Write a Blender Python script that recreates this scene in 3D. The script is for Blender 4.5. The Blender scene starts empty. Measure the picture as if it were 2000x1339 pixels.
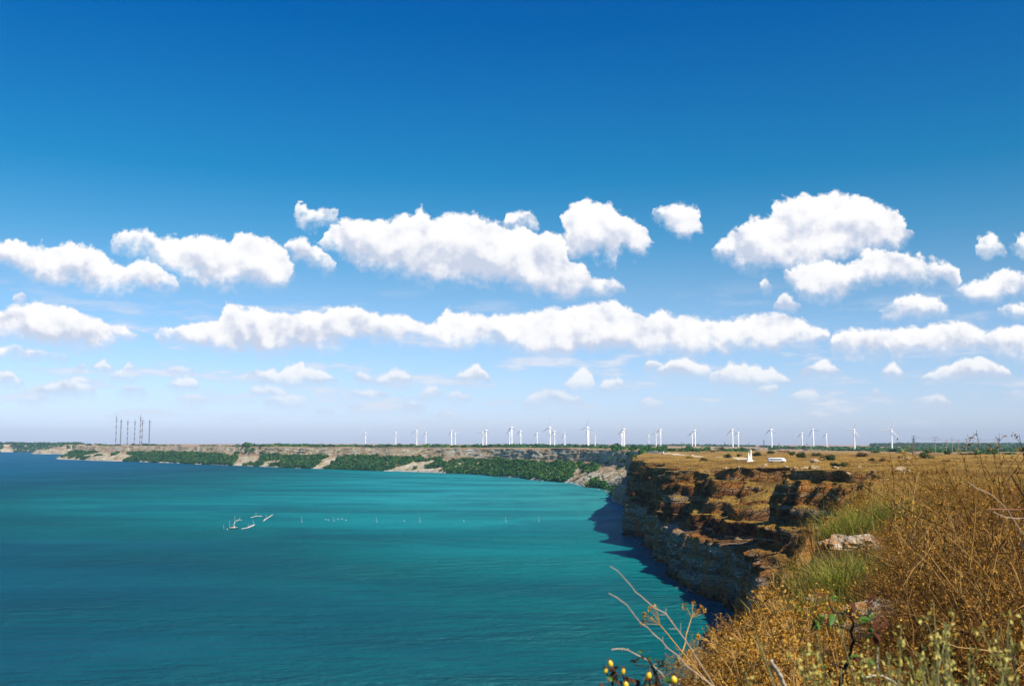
import bpy, bmesh, math, random
import numpy as np
from mathutils import Vector, Matrix, Quaternion
from mathutils.bvhtree import BVHTree

random.seed(11)
rng = np.random.default_rng(11)
scene = bpy.context.scene
COL = scene.collection

# ------------------------------------------------------------------ camera
F_PX = 1944.4            # focal length in pixels of the 2000 x 1339 photograph (35 mm lens)
EYE = 864.0              # eye level row
PITCH = math.atan((EYE - 669.5) / F_PX)
CAM_Z = 50.0
cam_d = bpy.data.cameras.new('camera')
cam = bpy.data.objects.new('camera', cam_d); COL.objects.link(cam)
cam.location = (0, 0, CAM_Z)
cam.rotation_euler = (math.pi / 2 + PITCH, 0, 0)
cam_d.sensor_width = 36.0; cam_d.lens = 35.0
cam_d.clip_start = 0.05; cam_d.clip_end = 40000
cam_d.dof.use_dof = True; cam_d.dof.focus_distance = 45.0; cam_d.dof.aperture_fstop = 8.0
scene.camera = cam

# ------------------------------------------------------------------ exposure and render settings
vs = scene.view_settings
scene.display_settings.display_device = 'sRGB'
vs.view_transform = 'Standard'; vs.look = 'None'; vs.exposure = 0.36; vs.gamma = 1.0
vs.use_curve_mapping = False
DENOISE = True
cy = scene.cycles
cy.use_denoising = DENOISE
cy.max_bounces = 6; cy.diffuse_bounces = 2; cy.glossy_bounces = 2; cy.transmission_bounces = 2
cy.volume_bounces = 1; cy.transparent_max_bounces = 4
cy.caustics_reflective = False; cy.caustics_refractive = False

# ------------------------------------------------------------------ sun
SUN_AZ = math.radians(143.0)     # clockwise from the view direction (+Y): right and behind
SUN_EL = math.radians(43.0)
sun_vec = Vector((math.sin(SUN_AZ) * math.cos(SUN_EL), math.cos(SUN_AZ) * math.cos(SUN_EL), math.sin(SUN_EL)))
sl = bpy.data.lights.new('sun', 'SUN'); sl.energy = 5.0; sl.angle = math.radians(0.53); sl.color = (1.0, 0.93, 0.80)
so = bpy.data.objects.new('sun', sl); COL.objects.link(so)
so.rotation_euler = sun_vec.to_track_quat('Z', 'Y').to_euler()
so.location = (200, -100, 300)

# ------------------------------------------------------------------ node helper
class NT:
    def __init__(s, tree): s.t = tree; s.n = tree.nodes; s.l = tree.links
    def new(s, typ, **kw):
        n = s.n.new(typ)
        for k, v in kw.items(): setattr(n, k, v)
        return n
    def put(s, sock, v):
        if v is None: return
        if isinstance(v, bpy.types.NodeSocket): s.l.new(v, sock)
        else:
            if sock.type == 'RGBA' and hasattr(v, '__len__') and len(v) == 3: v = (*v, 1.0)
            sock.default_value = v
    def m(s, op, a, b=None, c=None, clamp=False):
        n = s.new('ShaderNodeMath', operation=op, use_clamp=clamp)
        for i, v in enumerate((a, b, c)): s.put(n.inputs[i], v)
        return n.outputs[0]
    def vm(s, op, a, b=None):
        n = s.new('ShaderNodeVectorMath', operation=op)
        s.put(n.inputs[0], a); s.put(n.inputs[1], b)
        return n.outputs[0]
    def sep(s, v):
        n = s.new('ShaderNodeSeparateXYZ'); s.put(n.inputs[0], v); return n.outputs
    def comb(s, x, y, z):
        n = s.new('ShaderNodeCombineXYZ')
        for i, v in enumerate((x, y, z)): s.put(n.inputs[i], v)
        return n.outputs[0]
    def noise(s, vec, scale, detail=4.0, rough=0.5, dist=0.0, out='Fac'):
        n = s.new('ShaderNodeTexNoise'); s.put(n.inputs['Vector'], vec)
        n.inputs['Scale'].default_value = scale; n.inputs['Detail'].default_value = detail
        n.inputs['Roughness'].default_value = rough; n.inputs['Distortion'].default_value = dist
        return n.outputs[0 if out == 'Fac' else 1]
    def ss(s, v, a, b, lo=0.0, hi=1.0):
        n = s.new('ShaderNodeMapRange', interpolation_type='SMOOTHSTEP')
        for i, x in enumerate((v, a, b, lo, hi)): s.put(n.inputs[i], x)
        return n.outputs[0]
    def lin(s, v, a, b, lo=0.0, hi=1.0):
        n = s.new('ShaderNodeMapRange'); n.clamp = True
        for i, x in enumerate((v, a, b, lo, hi)): s.put(n.inputs[i], x)
        return n.outputs[0]
    def mix(s, f, a, b, blend='MIX'):
        n = s.new('ShaderNodeMix', data_type='RGBA', blend_type=blend)
        s.put(n.inputs[0], f); s.put(n.inputs[6], a); s.put(n.inputs[7], b)
        return n.outputs[2]
    def ramp(s, f, stops, interp='LINEAR'):
        n = s.new('ShaderNodeValToRGB'); s.put(n.inputs[0], f)
        r = n.color_ramp; r.interpolation = interp
        while len(r.elements) > 1: r.elements.remove(r.elements[-1])
        r.elements[0].position = stops[0][0]; r.elements[0].color = (*stops[0][1], 1)
        for p, c in stops[1:]:
            e = r.elements.new(p); e.color = (*c, 1)
        return n.outputs[0]

# ------------------------------------------------------------------ sky with clouds (world)
def ray(px, py):
    a = (px - 1000.0) / F_PX; b = (669.5 - py) / F_PX
    cp, sp = math.cos(PITCH), math.sin(PITCH)
    return Vector((a, cp - sp * b, sp + cp * b))
def at_depth(px, py, Y):
    d = ray(px, py); k = Y / d.y
    return Vector((d.x * k, Y, CAM_Z + d.z * k))
def on_plane(px, py, z=0.0):
    d = ray(px, py); k = (z - CAM_Z) / d.z
    return Vector((d.x * k, d.y * k, z))

U0, U1, V0, V1 = -0.56, 0.56, 0.0, 0.30
def uv(px, py):
    d = ray(px, py); return ((d.x / d.y - U0) / (U1 - U0), (d.z / d.y - V0) / (V1 - V0))

CL_BIG = [   # (top outline, bottom outline) of each cloud
 ([(-30,480),(0,478),(35,463),(55,476),(100,480),(145,472),(190,488),(240,518),(285,503),(310,513),(330,540),(355,558)],
  [(-30,530),(0,526),(60,540),(130,548),(190,562),(260,564),(300,568),(355,563)]),
 ([(208,466),(235,456),(290,450),(315,463),(350,461),(420,458),(445,474),(460,456),(485,451),(520,460),(550,483),(565,503),(577,528)],
  [(208,474),(250,490),(300,496),(330,522),(350,542),(420,552),(500,558),(565,554),(577,532)]),
 ([(553,480),(580,467),(610,468),(635,488),(652,515)], [(553,490),(590,508),(610,524),(652,528)]),
 ([(630,465),(645,443),(670,433),(700,428),(730,427),(755,431),(785,413),(800,418),(825,404),(850,433),(875,418),(910,413),(940,423),(965,433),(990,443),(1020,435),(1060,453),(1100,463),(1112,490),(1130,512),(1160,540),(1218,553)],
  [(630,482),(680,508),(750,528),(800,540),(870,548),(950,548),(1000,554),(1060,568),(1110,580),(1160,578),(1218,562)]),
 ([(1098,420),(1130,395),(1160,400),(1190,400),(1220,423),(1250,438),(1274,470)],
  [(1098,445),(1105,492),(1160,502),(1210,512),(1222,480),(1245,497),(1274,484)]),
 ([(581,412),(590,394),(600,408),(625,403),(657,406)], [(581,420),(610,436),(640,434),(657,428)]),
 ([(983,418),(1000,410),(1030,413),(1054,427)], [(983,440),(1000,444),(1030,434),(1054,434)]),
 ([(1281,415),(1300,406),(1320,400),(1350,398),(1365,406),(1374,425)], [(1281,420),(1310,442),(1330,463),(1355,452),(1374,447)]),
 ([(1396,480),(1415,466),(1440,448),(1460,428),(1490,418),(1510,393),(1545,383),(1580,386),(1610,383),(1630,373),(1660,385),(1690,386),(1715,398),(1750,408),(1765,423),(1784,455)],
  [(1396,492),(1430,510),(1480,522),(1540,520),(1590,516),(1640,508),(1690,500),(1740,482),(1784,464)]),
 ([(1533,525),(1560,510),(1620,508),(1650,518),(1680,498),(1710,481),(1740,480),(1780,498),(1800,508),(1830,508),(1855,518),(1870,545)],
  [(1533,537),(1560,572),(1600,590),(1640,588),(1665,564),(1700,550),(1780,553),(1840,558),(1870,562)]),
 ([(1862,558),(1890,550),(1920,543),(1950,533),(2030,533)], [(1862,566),(1900,584),(1940,580),(1980,577),(2030,580)]),
 ([(1903,472),(1930,458),(1964,478)], [(1903,486),(1930,494),(1964,487)]),
 ([(1976,465),(2000,448),(2030,440)], [(1976,476),(2000,492),(2030,492)]),
 ([(1725,600),(1755,583),(1800,574),(1840,583),(1859,600)], [(1725,607),(1770,620),(1810,624),(1859,607)]),
 ([(1953,597),(1980,588),(2030,583)], [(1953,604),(1990,617),(2030,620)]),
 ([(-30,600),(0,603),(30,596),(65,590),(110,596),(160,608),(200,628),(250,636),(277,652)], [(-30,655),(60,668),(130,684),(180,676),(277,662)]),
 ([(-30,680),(30,671),(90,683),(132,690)], [(-30,694),(60,702),(132,697)]),
 ([(305,648),(350,640),(390,626),(430,618),(440,593),(460,592),(500,605),(560,610),(620,604),(700,596),(740,613),(780,613),(830,630),(855,628),(870,602),(900,610),(950,618),(1000,610),(1040,605),(1070,603),(1110,596),(1150,588),(1190,586),(1230,598),(1260,616),(1290,606),(1340,620),(1400,623),(1440,618),(1480,613),(1530,610),(1570,623),(1600,636),(1622,650)],
  [(305,656),(345,678),(400,684),(500,692),(560,684),(655,687),(700,669),(800,669),(900,674),(1000,677),(1030,692),(1100,697),(1150,689),(1160,674),(1250,684),(1330,690),(1440,682),(1520,686),(1580,676),(1622,657)]),
 ([(1622,655),(1650,640),(1700,643),(1760,638),(1800,633),(1860,628),(1900,638),(1930,648),(1960,638),(2030,636)],
  [(1622,682),(1680,696),(1760,694),(1850,692),(1920,690),(2030,702)]),
]
CL_SMALL = [(485,662,704,746),(487,573,745,771),(513,605,766,787),(325,392,731,755),(322,377,709,726),(345,410,765,781),(175,222,699,717),
 (215,275,719,736),(45,190,738,769),(-25,48,720,749),(32,97,765,783),(235,290,749,766),(690,735,721,743),(728,807,713,746),(660,762,756,778),
 (883,958,703,746),(813,860,754,773),(865,928,762,779),(780,830,778,797),(675,705,788,801),(1102,1165,712,755),(1170,1225,731,756),
 (1020,1138,754,786),(1250,1300,700,721),(1280,1400,690,733),(1380,1545,697,745),(1558,1645,702,728),(1720,1762,706,732),(1797,1980,693,740),
 (1538,1612,755,782),(1245,1297,774,791),(1775,1860,765,791),(1570,1632,801,813),(1475,1525,747,764),(1700,1725,761,773),(1965,2020,759,769),
 (850,895,804,813),(610,650,792,801),(145,165,709,719),(240,268,707,723),(130,190,731,751),(1510,1560,570,599),(1490,1512,540,562),(20,50,570,585)]
clouds = [(t, b, 0) for t, b in CL_BIG]
rc = random.Random(5)
for x0, x1, yt, yb in CL_SMALL:
    n = max(5, int((x1 - x0) / 11)); pk = rc.uniform(0.35, 0.7); top = []; bot = []
    for i in range(n + 1):
        f = i / n; x = x0 + (x1 - x0) * f
        e = (f / pk) if f < pk else (1 - f) / (1 - pk)
        hgt = (max(0.0, e) ** 0.55) * rc.uniform(0.72, 1.0)
        top.append((x, yb - 3 - (yb - yt - 3) * hgt)); bot.append((x, yb - 3 + 3 * min(1, 4 * min(f, 1 - f))))
    clouds.append((top, bot, 1))
layers = []
for c in sorted(clouds, key=lambda c: (c[2], c[0][0][0])):
    a, b = c[0][0][0], c[0][-1][0]
    for L in layers:
        if L['k'] == c[2] and all(b + 12 < o[0][0][0] or a - 12 > o[0][-1][0] for o in L['c']): L['c'].append(c); break
    else: layers.append({'k': c[2], 'c': [c]})

def build_world():
    w = bpy.data.worlds.new('World'); scene.world = w; w.use_nodes = True
    w.cycles.sampling_method = 'MANUAL'; w.cycles.sample_map_resolution = 512
    N = NT(w.node_tree); N.n.clear()
    sky = N.new('ShaderNodeTexSky', sky_type='NISHITA', sun_disc=False)
    sky.sun_elevation = SUN_EL; sky.sun_rotation = SUN_AZ
    sky.altitude = 50; sky.air_density = 1.0; sky.dust_density = 0.6; sky.ozone_density = 3.0
    tcs = N.new('ShaderNodeTexCoord'); zs = N.sep(tcs.outputs['Generated'])[2]
    # colour grade of the whole sky by height: deep cobalt overhead, lavender at the horizon
    grade = N.ramp(N.lin(zs, 0.0, 1.0), [(0.0, (1.15, 1.27, 1.95)), (0.06, (1.0, 1.14, 1.52)), (0.15, (0.68, 0.99, 1.18)), (0.20, (0.34, 0.89, 1.10)), (0.26, (0.09, 0.77, 1.04)), (0.40, (0.0, 0.57, 1.10)), (0.52, (0.03, 0.39, 1.16)), (0.8, (0.01, 0.26, 0.74))])
    hsout = N.mix(1.0, sky.outputs[0], grade, 'MULTIPLY')
    bg = N.new('ShaderNodeBackground'); bg.inputs[1].default_value = 0.082
    N.put(bg.inputs[0], hsout)
    tc = N.new('ShaderNodeTexCoord')
    X, Y, Z = N.sep(tc.outputs['Generated'])
    Ym = N.m('MAXIMUM', Y, 0.08)
    u = N.m('DIVIDE', X, Ym); v = N.m('DIVIDE', Z, Ym)
    p = N.comb(u, v, 0.37)
    # billowing edges: warp the lookup, finer towards the horizon
    w1 = N.vm('SUBTRACT', N.noise(p, 26, 3, 0.55, out='Color'), (0.5, 0.5, 0.5))
    w2 = N.vm('SUBTRACT', N.noise(p, 95, 5, 0.6, out='Color'), (0.5, 0.5, 0.5))
    amp = N.lin(v, 0.02, 0.2, 0.35, 1.0)
    w1x, w1y, _ = N.sep(w1); w2x, w2y, _ = N.sep(w2)
    def warp(base, a, b):
        return N.m('ADD', base, N.m('MULTIPLY', amp, N.m('ADD', N.m('MULTIPLY', a, 0.024), N.m('MULTIPLY', b, 0.019))))
    uu = N.lin(warp(u, w1x, w2x), U0, U1); vv = N.lin(warp(v, w1y, w2y), V0, V1)
    fine = N.noise(p, 34, 5, 0.5)
    p2 = N.vm('ADD', p, (0.006, 0.012, 0.0))
    relief = N.m('SUBTRACT', fine, N.noise(p2, 34, 5, 0.5))
    soft = N.noise(p, 14, 3, 0.5)
    wis = N.noise(p, 70, 7, 0.68)
    infr = N.m('MULTIPLY', N.ss(N.m('ABSOLUTE', u), 0.535, 0.56, 1, 0), N.ss(Y, 0.02, 0.1))
    alpha = None; colr = None
    for L in layers:
        cn = N.new('ShaderNodeRGBCurve'); mp = cn.mapping
        tops, bots = [(0.0, 0.0)], [(0.0, 0.55)]
        cs = sorted(L['c'], key=lambda c: c[0][0][0])
        for t, b, k in cs:
            tt = [uv(*q) for q in t]; bb = [uv(*q) for q in b]
            m0 = 0.5 * (tt[0][1] + bb[0][1]); m1 = 0.5 * (tt[-1][1] + bb[-1][1])
            e = 0.0045
            tops += [(tt[0][0] - e, m0 - 0.05)] + tt + [(tt[-1][0] + e, m1 - 0.05)]
            bots += [(bb[0][0] - e, m0 + 0.05)] + bb + [(bb[-1][0] + e, m1 + 0.05)]
        tops.append((1.0, 0.0)); bots.append((1.0, 0.55))
        for ci, pts in ((0, tops), (1, bots)):
            cv = mp.curves[ci]
            pts = sorted((min(max(x, 0), 1), min(max(y, 0), 1)) for x, y in pts)
            cv.points[0].location = pts[0]; cv.points[1].location = pts[-1]
            for q in pts[1:-1]: cv.points.new(*q)
            for q in cv.points: q.handle_type = 'VECTOR'
        mp.update()
        N.put(cn.inputs['Color'], N.comb(uu, uu, 0.0))
        tp, bt, _ = N.sep(cn.outputs[0])
        hi = N.m('SUBTRACT', tp, vv); lo = N.m('SUBTRACT', vv, bt)
        d = N.m('MINIMUM', N.m('MULTIPLY', hi, 1.5), N.m('MULTIPLY', lo, 0.42))
        d = N.m('ADD', d, N.m('MULTIPLY', N.m('SUBTRACT', wis, 0.5), 0.030 if L['k'] == 0 else 0.018))
        d = N.m('ADD', d, N.m('MULTIPLY', N.m('SUBTRACT', fine, 0.5), 0.040 if L['k'] == 0 else 0.014))
        a = N.ss(d, -0.013, 0.018) if L['k'] == 0 else N.ss(d, -0.016, 0.012)
        a = N.m('MULTIPLY', a, infr)
        if L['k'] == 1: a = N.m('MULTIPLY', a, N.lin(v, 0.01, 0.075, 0.42, 0.92))
        else: a = N.m('MULTIPLY', a, 0.985)
        h = N.m('DIVIDE', lo, N.m('MAXIMUM', N.m('SUBTRACT', tp, bt), 0.03))
        lit = N.m('ADD', h, N.m('ADD', N.m('MULTIPLY', relief, 2.4), N.m('MULTIPLY', N.m('SUBTRACT', soft, 0.5), 0.9)))
        c = N.ramp(lit, [(0.0, (0.60, 0.66, 0.80)), (0.22, (0.75, 0.78, 0.87)), (0.48, (0.94, 0.94, 0.97)), (0.80, (1.03, 1.02, 1.01))])
        if alpha is None: alpha, colr = a, c
        else:
            colr = N.mix(a, colr, c); alpha = N.m('MAXIMUM', alpha, a)
    # the same fair-weather clouds go on round the rest of the sky
    Zm = N.m('MAXIMUM', Z, 0.03)
    q = N.comb(N.m('DIVIDE', X, Zm), N.m('DIVIDE', Y, Zm), 0.0)
    g = N.noise(q, 0.55, 5, 0.55)
    ga = N.m('MULTIPLY', N.ss(g, 0.60, 0.68, 0, 0.9), N.m('MULTIPLY', N.ss(Z, 0.05, 0.12), N.ss(Z, 0.27, 0.21)))
    ga = N.m('MULTIPLY', ga, N.m('SUBTRACT', 1.0, infr))
    colr = N.mix(ga, colr, (0.93, 0.92, 0.94)); alpha = N.m('MAXIMUM', alpha, ga)
    az = N.m('ARCTAN2', X, Y)
    sn = N.noise(N.comb(N.m('MULTIPLY', az, 1.0), N.m('MULTIPLY', Z, 5.0), 0.2), 11.0, 7, 0.62)
    sa = N.m('MULTIPLY', N.ss(sn, 0.50, 0.68, 0, 0.75), N.m('MULTIPLY', N.ss(Z, 0.008, 0.03), N.ss(Z, 0.17, 0.09)))
    colr = N.mix(N.m('MULTIPLY', sa, N.m('SUBTRACT', 1.0, alpha)), colr, (0.86, 0.88, 0.95)); alpha = N.m('MAXIMUM', alpha, sa)
    cb = N.new('ShaderNodeBackground'); N.put(cb.inputs[0], colr); cb.inputs[1].default_value = 0.80
    mx = N.new('ShaderNodeMixShader'); N.put(mx.inputs[0], alpha)
    N.l.new(bg.outputs[0], mx.inputs[1]); N.l.new(cb.outputs[0], mx.inputs[2])
    out = N.new('ShaderNodeOutputWorld'); N.l.new(mx.outputs[0], out.inputs[0])
build_world()

# ------------------------------------------------------------------ mesh and tagging helpers
def tag(o, label=None, cat=None, group=None, kind=None):
    if label: o['label'] = label
    if cat: o['category'] = cat
    if group: o['group'] = group
    if kind: o['kind'] = kind
    return o
def mesh_np(name, V, F, mats, smooth=True, mi=None):
    V = np.asarray(V, dtype=np.float32); F = np.asarray(F, dtype=np.int32)
    me = bpy.data.meshes.new(name)
    k = F.shape[1]
    me.vertices.add(len(V)); me.vertices.foreach_set('co', V.ravel())
    me.loops.add(F.size); me.loops.foreach_set('vertex_index', F.ravel())
    me.polygons.add(len(F)); me.polygons.foreach_set('loop_start', np.arange(0, F.size, k, dtype=np.int32))
    me.polygons.foreach_set('use_smooth', np.full(len(F), smooth, dtype=bool))
    if mi is not None: me.polygons.foreach_set('material_index', np.asarray(mi, dtype=np.int32))
    for m in (mats if isinstance(mats, (list, tuple)) else [mats]): me.materials.append(m)
    me.update(calc_edges=True); me.validate()
    return me
class MB:
    """collects tubes, boxes, strips; build() links ONE mesh object"""
    def __init__(s): s.v = []; s.f = []
    def tube(s, pts, rad, n=5, cap=True):
        pts = [Vector(p) for p in pts]
        if not hasattr(rad, '__len__'): rad = [rad] * len(pts)
        b0 = len(s.v); up = Vector((0.31, 0.17, 0.93))
        for i, p in enumerate(pts):
            t = (pts[min(i + 1, len(pts) - 1)] - pts[max(i - 1, 0)])
            if t.length < 1e-9: t = Vector((0, 0, 1))
            t.normalize()
            a = t.cross(up)
            if a.length < 0.05: a = t.cross(Vector((1, 0, 0)))
            a.normalize(); b = t.cross(a)
            for k in range(n):
                an = 2 * math.pi * k / n
                s.v.append(tuple(p + (a * math.cos(an) + b * math.sin(an)) * rad[i]))
        for i in range(len(pts) - 1):
            for k in range(n):
                k2 = (k + 1) % n
                s.f.append((b0 + i * n + k, b0 + i * n + k2, b0 + (i + 1) * n + k2, b0 + (i + 1) * n + k))
        if cap and n > 3:
            s.f.append(tuple(b0 + k for k in range(n))[::-1]); s.f.append(tuple(b0 + (len(pts) - 1) * n + k for k in range(n)))
        return s
    def box(s, c, d, rz=0.0):
        b0 = len(s.v); cz, sz = math.cos(rz), math.sin(rz)
        for z in (-1, 1):
            for y in (-1, 1):
                for x in (-1, 1):
                    X, Y = x * d[0] / 2, y * d[1] / 2
                    s.v.append((c[0] + X * cz - Y * sz, c[1] + X * sz + Y * cz, c[2] + z * d[2] / 2))
        for q in ((0, 2, 3, 1), (4, 5, 7, 6), (0, 1, 5, 4), (2, 6, 7, 3), (0, 4, 6, 2), (1, 3, 7, 5)): s.f.append(tuple(b0 + i for i in q))
        return s
    def loft(s, rings, cap=True):
        b0 = len(s.v); n = len(rings[0])
        for r in rings: s.v += [tuple(p) for p in r]
        for i in range(len(rings) - 1):
            for k in range(n):
                k2 = (k + 1) % n
                s.f.append((b0 + i * n + k, b0 + i * n + k2, b0 + (i + 1) * n + k2, b0 + (i + 1) * n + k))
        if cap: s.f.append(tuple(b0 + k for k in range(n))[::-1]); s.f.append(tuple(b0 + (len(rings) - 1) * n + k for k in range(n)))
        return s
    def quad(s, c, a, b):
        b0 = len(s.v); c = Vector(c)
        for p in (c - a * 0.5, c + b * 0.5, c + a * 0.5, c - b * 0.5): s.v.append(tuple(p))
        s.f.append((b0, b0 + 1, b0 + 2, b0 + 3)); return s
    def leaf(s, base, d, nrm, L, W, bend=0.25):
        d = d.normalized(); side = d.cross(nrm)
        if side.length < 1e-4: side = d.orthogonal()
        side.normalize(); n2 = side.cross(d)
        b0 = len(s.v)
        for f, w, h in ((0, 0.06, 0), (0.35, 0.5, 0.06), (0.7, 0.38, -0.4 * bend), (1.0, 0.0, -bend)):
            c = base + d * (L * f) + n2 * (h * L)
            s.v.append(tuple(c - side * (W * w) + n2 * (0.10 * W))); s.v.append(tuple(c)); s.v.append(tuple(c + side * (W * w) + n2 * (0.10 * W)))
        for i in range(3):
            for k in range(2):
                a = b0 + i * 3 + k; s.f.append((a, a + 1, a + 4, a + 3))
        return s
    def blob(s, c, r, sq=(1, 1, 1), seg=8, rings=6, noise=0.0, rnd=random):
        b0 = len(s.v)
        for i in range(rings + 1):
            th = math.pi * i / rings
            for k in range(seg):
                ph = 2 * math.pi * k / seg; q = r * (1 + rnd.uniform(-noise, noise))
                s.v.append((c[0] + q * sq[0] * math.sin(th) * math.cos(ph), c[1] + q * sq[1] * math.sin(th) * math.sin(ph), c[2] + q * sq[2] * math.cos(th)))
        for i in range(rings):
            for k in range(seg):
                k2 = (k + 1) % seg
                s.f.append((b0 + i * seg + k, b0 + (i + 1) * seg + k, b0 + (i + 1) * seg + k2, b0 + i * seg + k2))
        return s
    def mesh(s, name, mat, smooth=False):
        me = bpy.data.meshes.new(name); me.from_pydata(s.v, [], s.f); me.materials.append(mat)
        if smooth: me.polygons.foreach_set('use_smooth', [True] * len(me.polygons))
        me.update(); return me
    def build(s, name, mat, parent=None, smooth=False, loc=None):
        o = bpy.data.objects.new(name, s.mesh(name, mat, smooth)); COL.objects.link(o)
        if parent: o.parent = parent
        if loc: o.location = loc
        return o
def link_mesh(name, me, parent=None):
    o = bpy.data.objects.new(name, me); COL.objects.link(o)
    if parent: o.parent = parent
    return o
def empty(name, loc=(0, 0, 0), rz=0.0):
    o = bpy.data.objects.new(name, None); COL.objects.link(o); o.location = loc; o.rotation_euler = (0, 0, rz)
    o.empty_display_size = 0.2
    return o
def copy_tree(o, parent=None):
    c = o.copy(); COL.objects.link(c); c.parent = parent
    for ch in [x for x in o.children]: copy_tree(ch, c)
    return c

# ------------------------------------------------------------------ numpy noise
_perm = rng.permutation(4096).astype(np.int64)
def _h(i, j, k): return _perm[(_perm[(_perm[i & 4095] + j) & 4095] + k) & 4095]
def vnoise(x, y, z):
    xi, yi, zi = np.floor(x).astype(np.int64), np.floor(y).astype(np.int64), np.floor(z).astype(np.int64)
    fx, fy, fz = x - xi, y - yi, z - zi
    fx, fy, fz = [f * f * f * (f * (f * 6 - 15) + 10) for f in (fx, fy, fz)]
    r = 0
    for dx in (0, 1):
        for dy in (0, 1):
            for dz in (0, 1):
                r = r + _h(xi + dx, yi + dy, zi + dz) / 4095.0 * (fx if dx else 1 - fx) * (fy if dy else 1 - fy) * (fz if dz else 1 - fz)
    return r * 2 - 1
def fbm(x, y, z, oct=4, gain=0.5):
    r = 0; a = 1.0
    for o in range(oct):
        r = r + a * vnoise(x + 17.3 * o, y - 9.1 * o, z + 5.7 * o); a *= gain; x, y, z = x * 2.03, y * 2.03, z * 2.03
    return r
def sstep(x, a, b):
    t = np.clip((np.asarray(x, dtype=float) - a) / (b - a), 0, 1); return t * t * (3 - 2 * t)

# ------------------------------------------------------------------ materials
def new_mat(name):
    m = bpy.data.materials.new(name); m.use_nodes = True
    N = NT(m.node_tree); N.n.clear()
    out = N.new('ShaderNodeOutputMaterial'); b = N.new('ShaderNodeBsdfPrincipled'); N.l.new(b.outputs[0], out.inputs[0])
    return m, N, b
def plain(name, col, rough=0.7, spec=0.3, var=0.15, metal=0.0, scale=3.0):
    m, N, b = new_mat(name)
    g = N.new('ShaderNodeTexCoord')
    n = N.noise(g.outputs['Object'], scale, 4)
    c = N.mix(n, tuple(x * (1 - var) for x in col), tuple(min(1, x * (1 + var)) for x in col))
    N.put(b.inputs['Base Color'], c); b.inputs['Roughness'].default_value = rough
    b.inputs['Specular IOR Level'].default_value = spec; b.inputs['Metallic'].default_value = metal
    return m
def leafy(name, stops, rough=0.65, trans=0.25, spec=0.2, objvar=0.35):
    """colour varies from leaf to leaf and from plant to plant"""
    m = bpy.data.materials.new(name); m.use_nodes = True; N = NT(m.node_tree); N.n.clear()
    out = N.new('ShaderNodeOutputMaterial')
    g = N.new('ShaderNodeNewGeometry'); oi = N.new('ShaderNodeObjectInfo')
    f = N.m('ADD', N.m('MULTIPLY', g.outputs['Random Per Island'], 1 - objvar), N.m('MULTIPLY', oi.outputs['Random'], objvar))
    c = N.ramp(f, stops)
    b = N.new('ShaderNodeBsdfPrincipled'); N.put(b.inputs['Base Color'], c); b.inputs['Roughness'].default_value = rough
    b.inputs['Specular IOR Level'].default_value = spec
    t = N.new('ShaderNodeBsdfTranslucent'); N.put(t.inputs[0], c)
    mx = N.new('ShaderNodeMixShader'); mx.inputs[0].default_value = trans
    N.l.new(b.outputs[0], mx.inputs[1]); N.l.new(t.outputs[0], mx.inputs[2]); N.l.new(mx.outputs[0], out.inputs[0])
    return m

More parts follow.
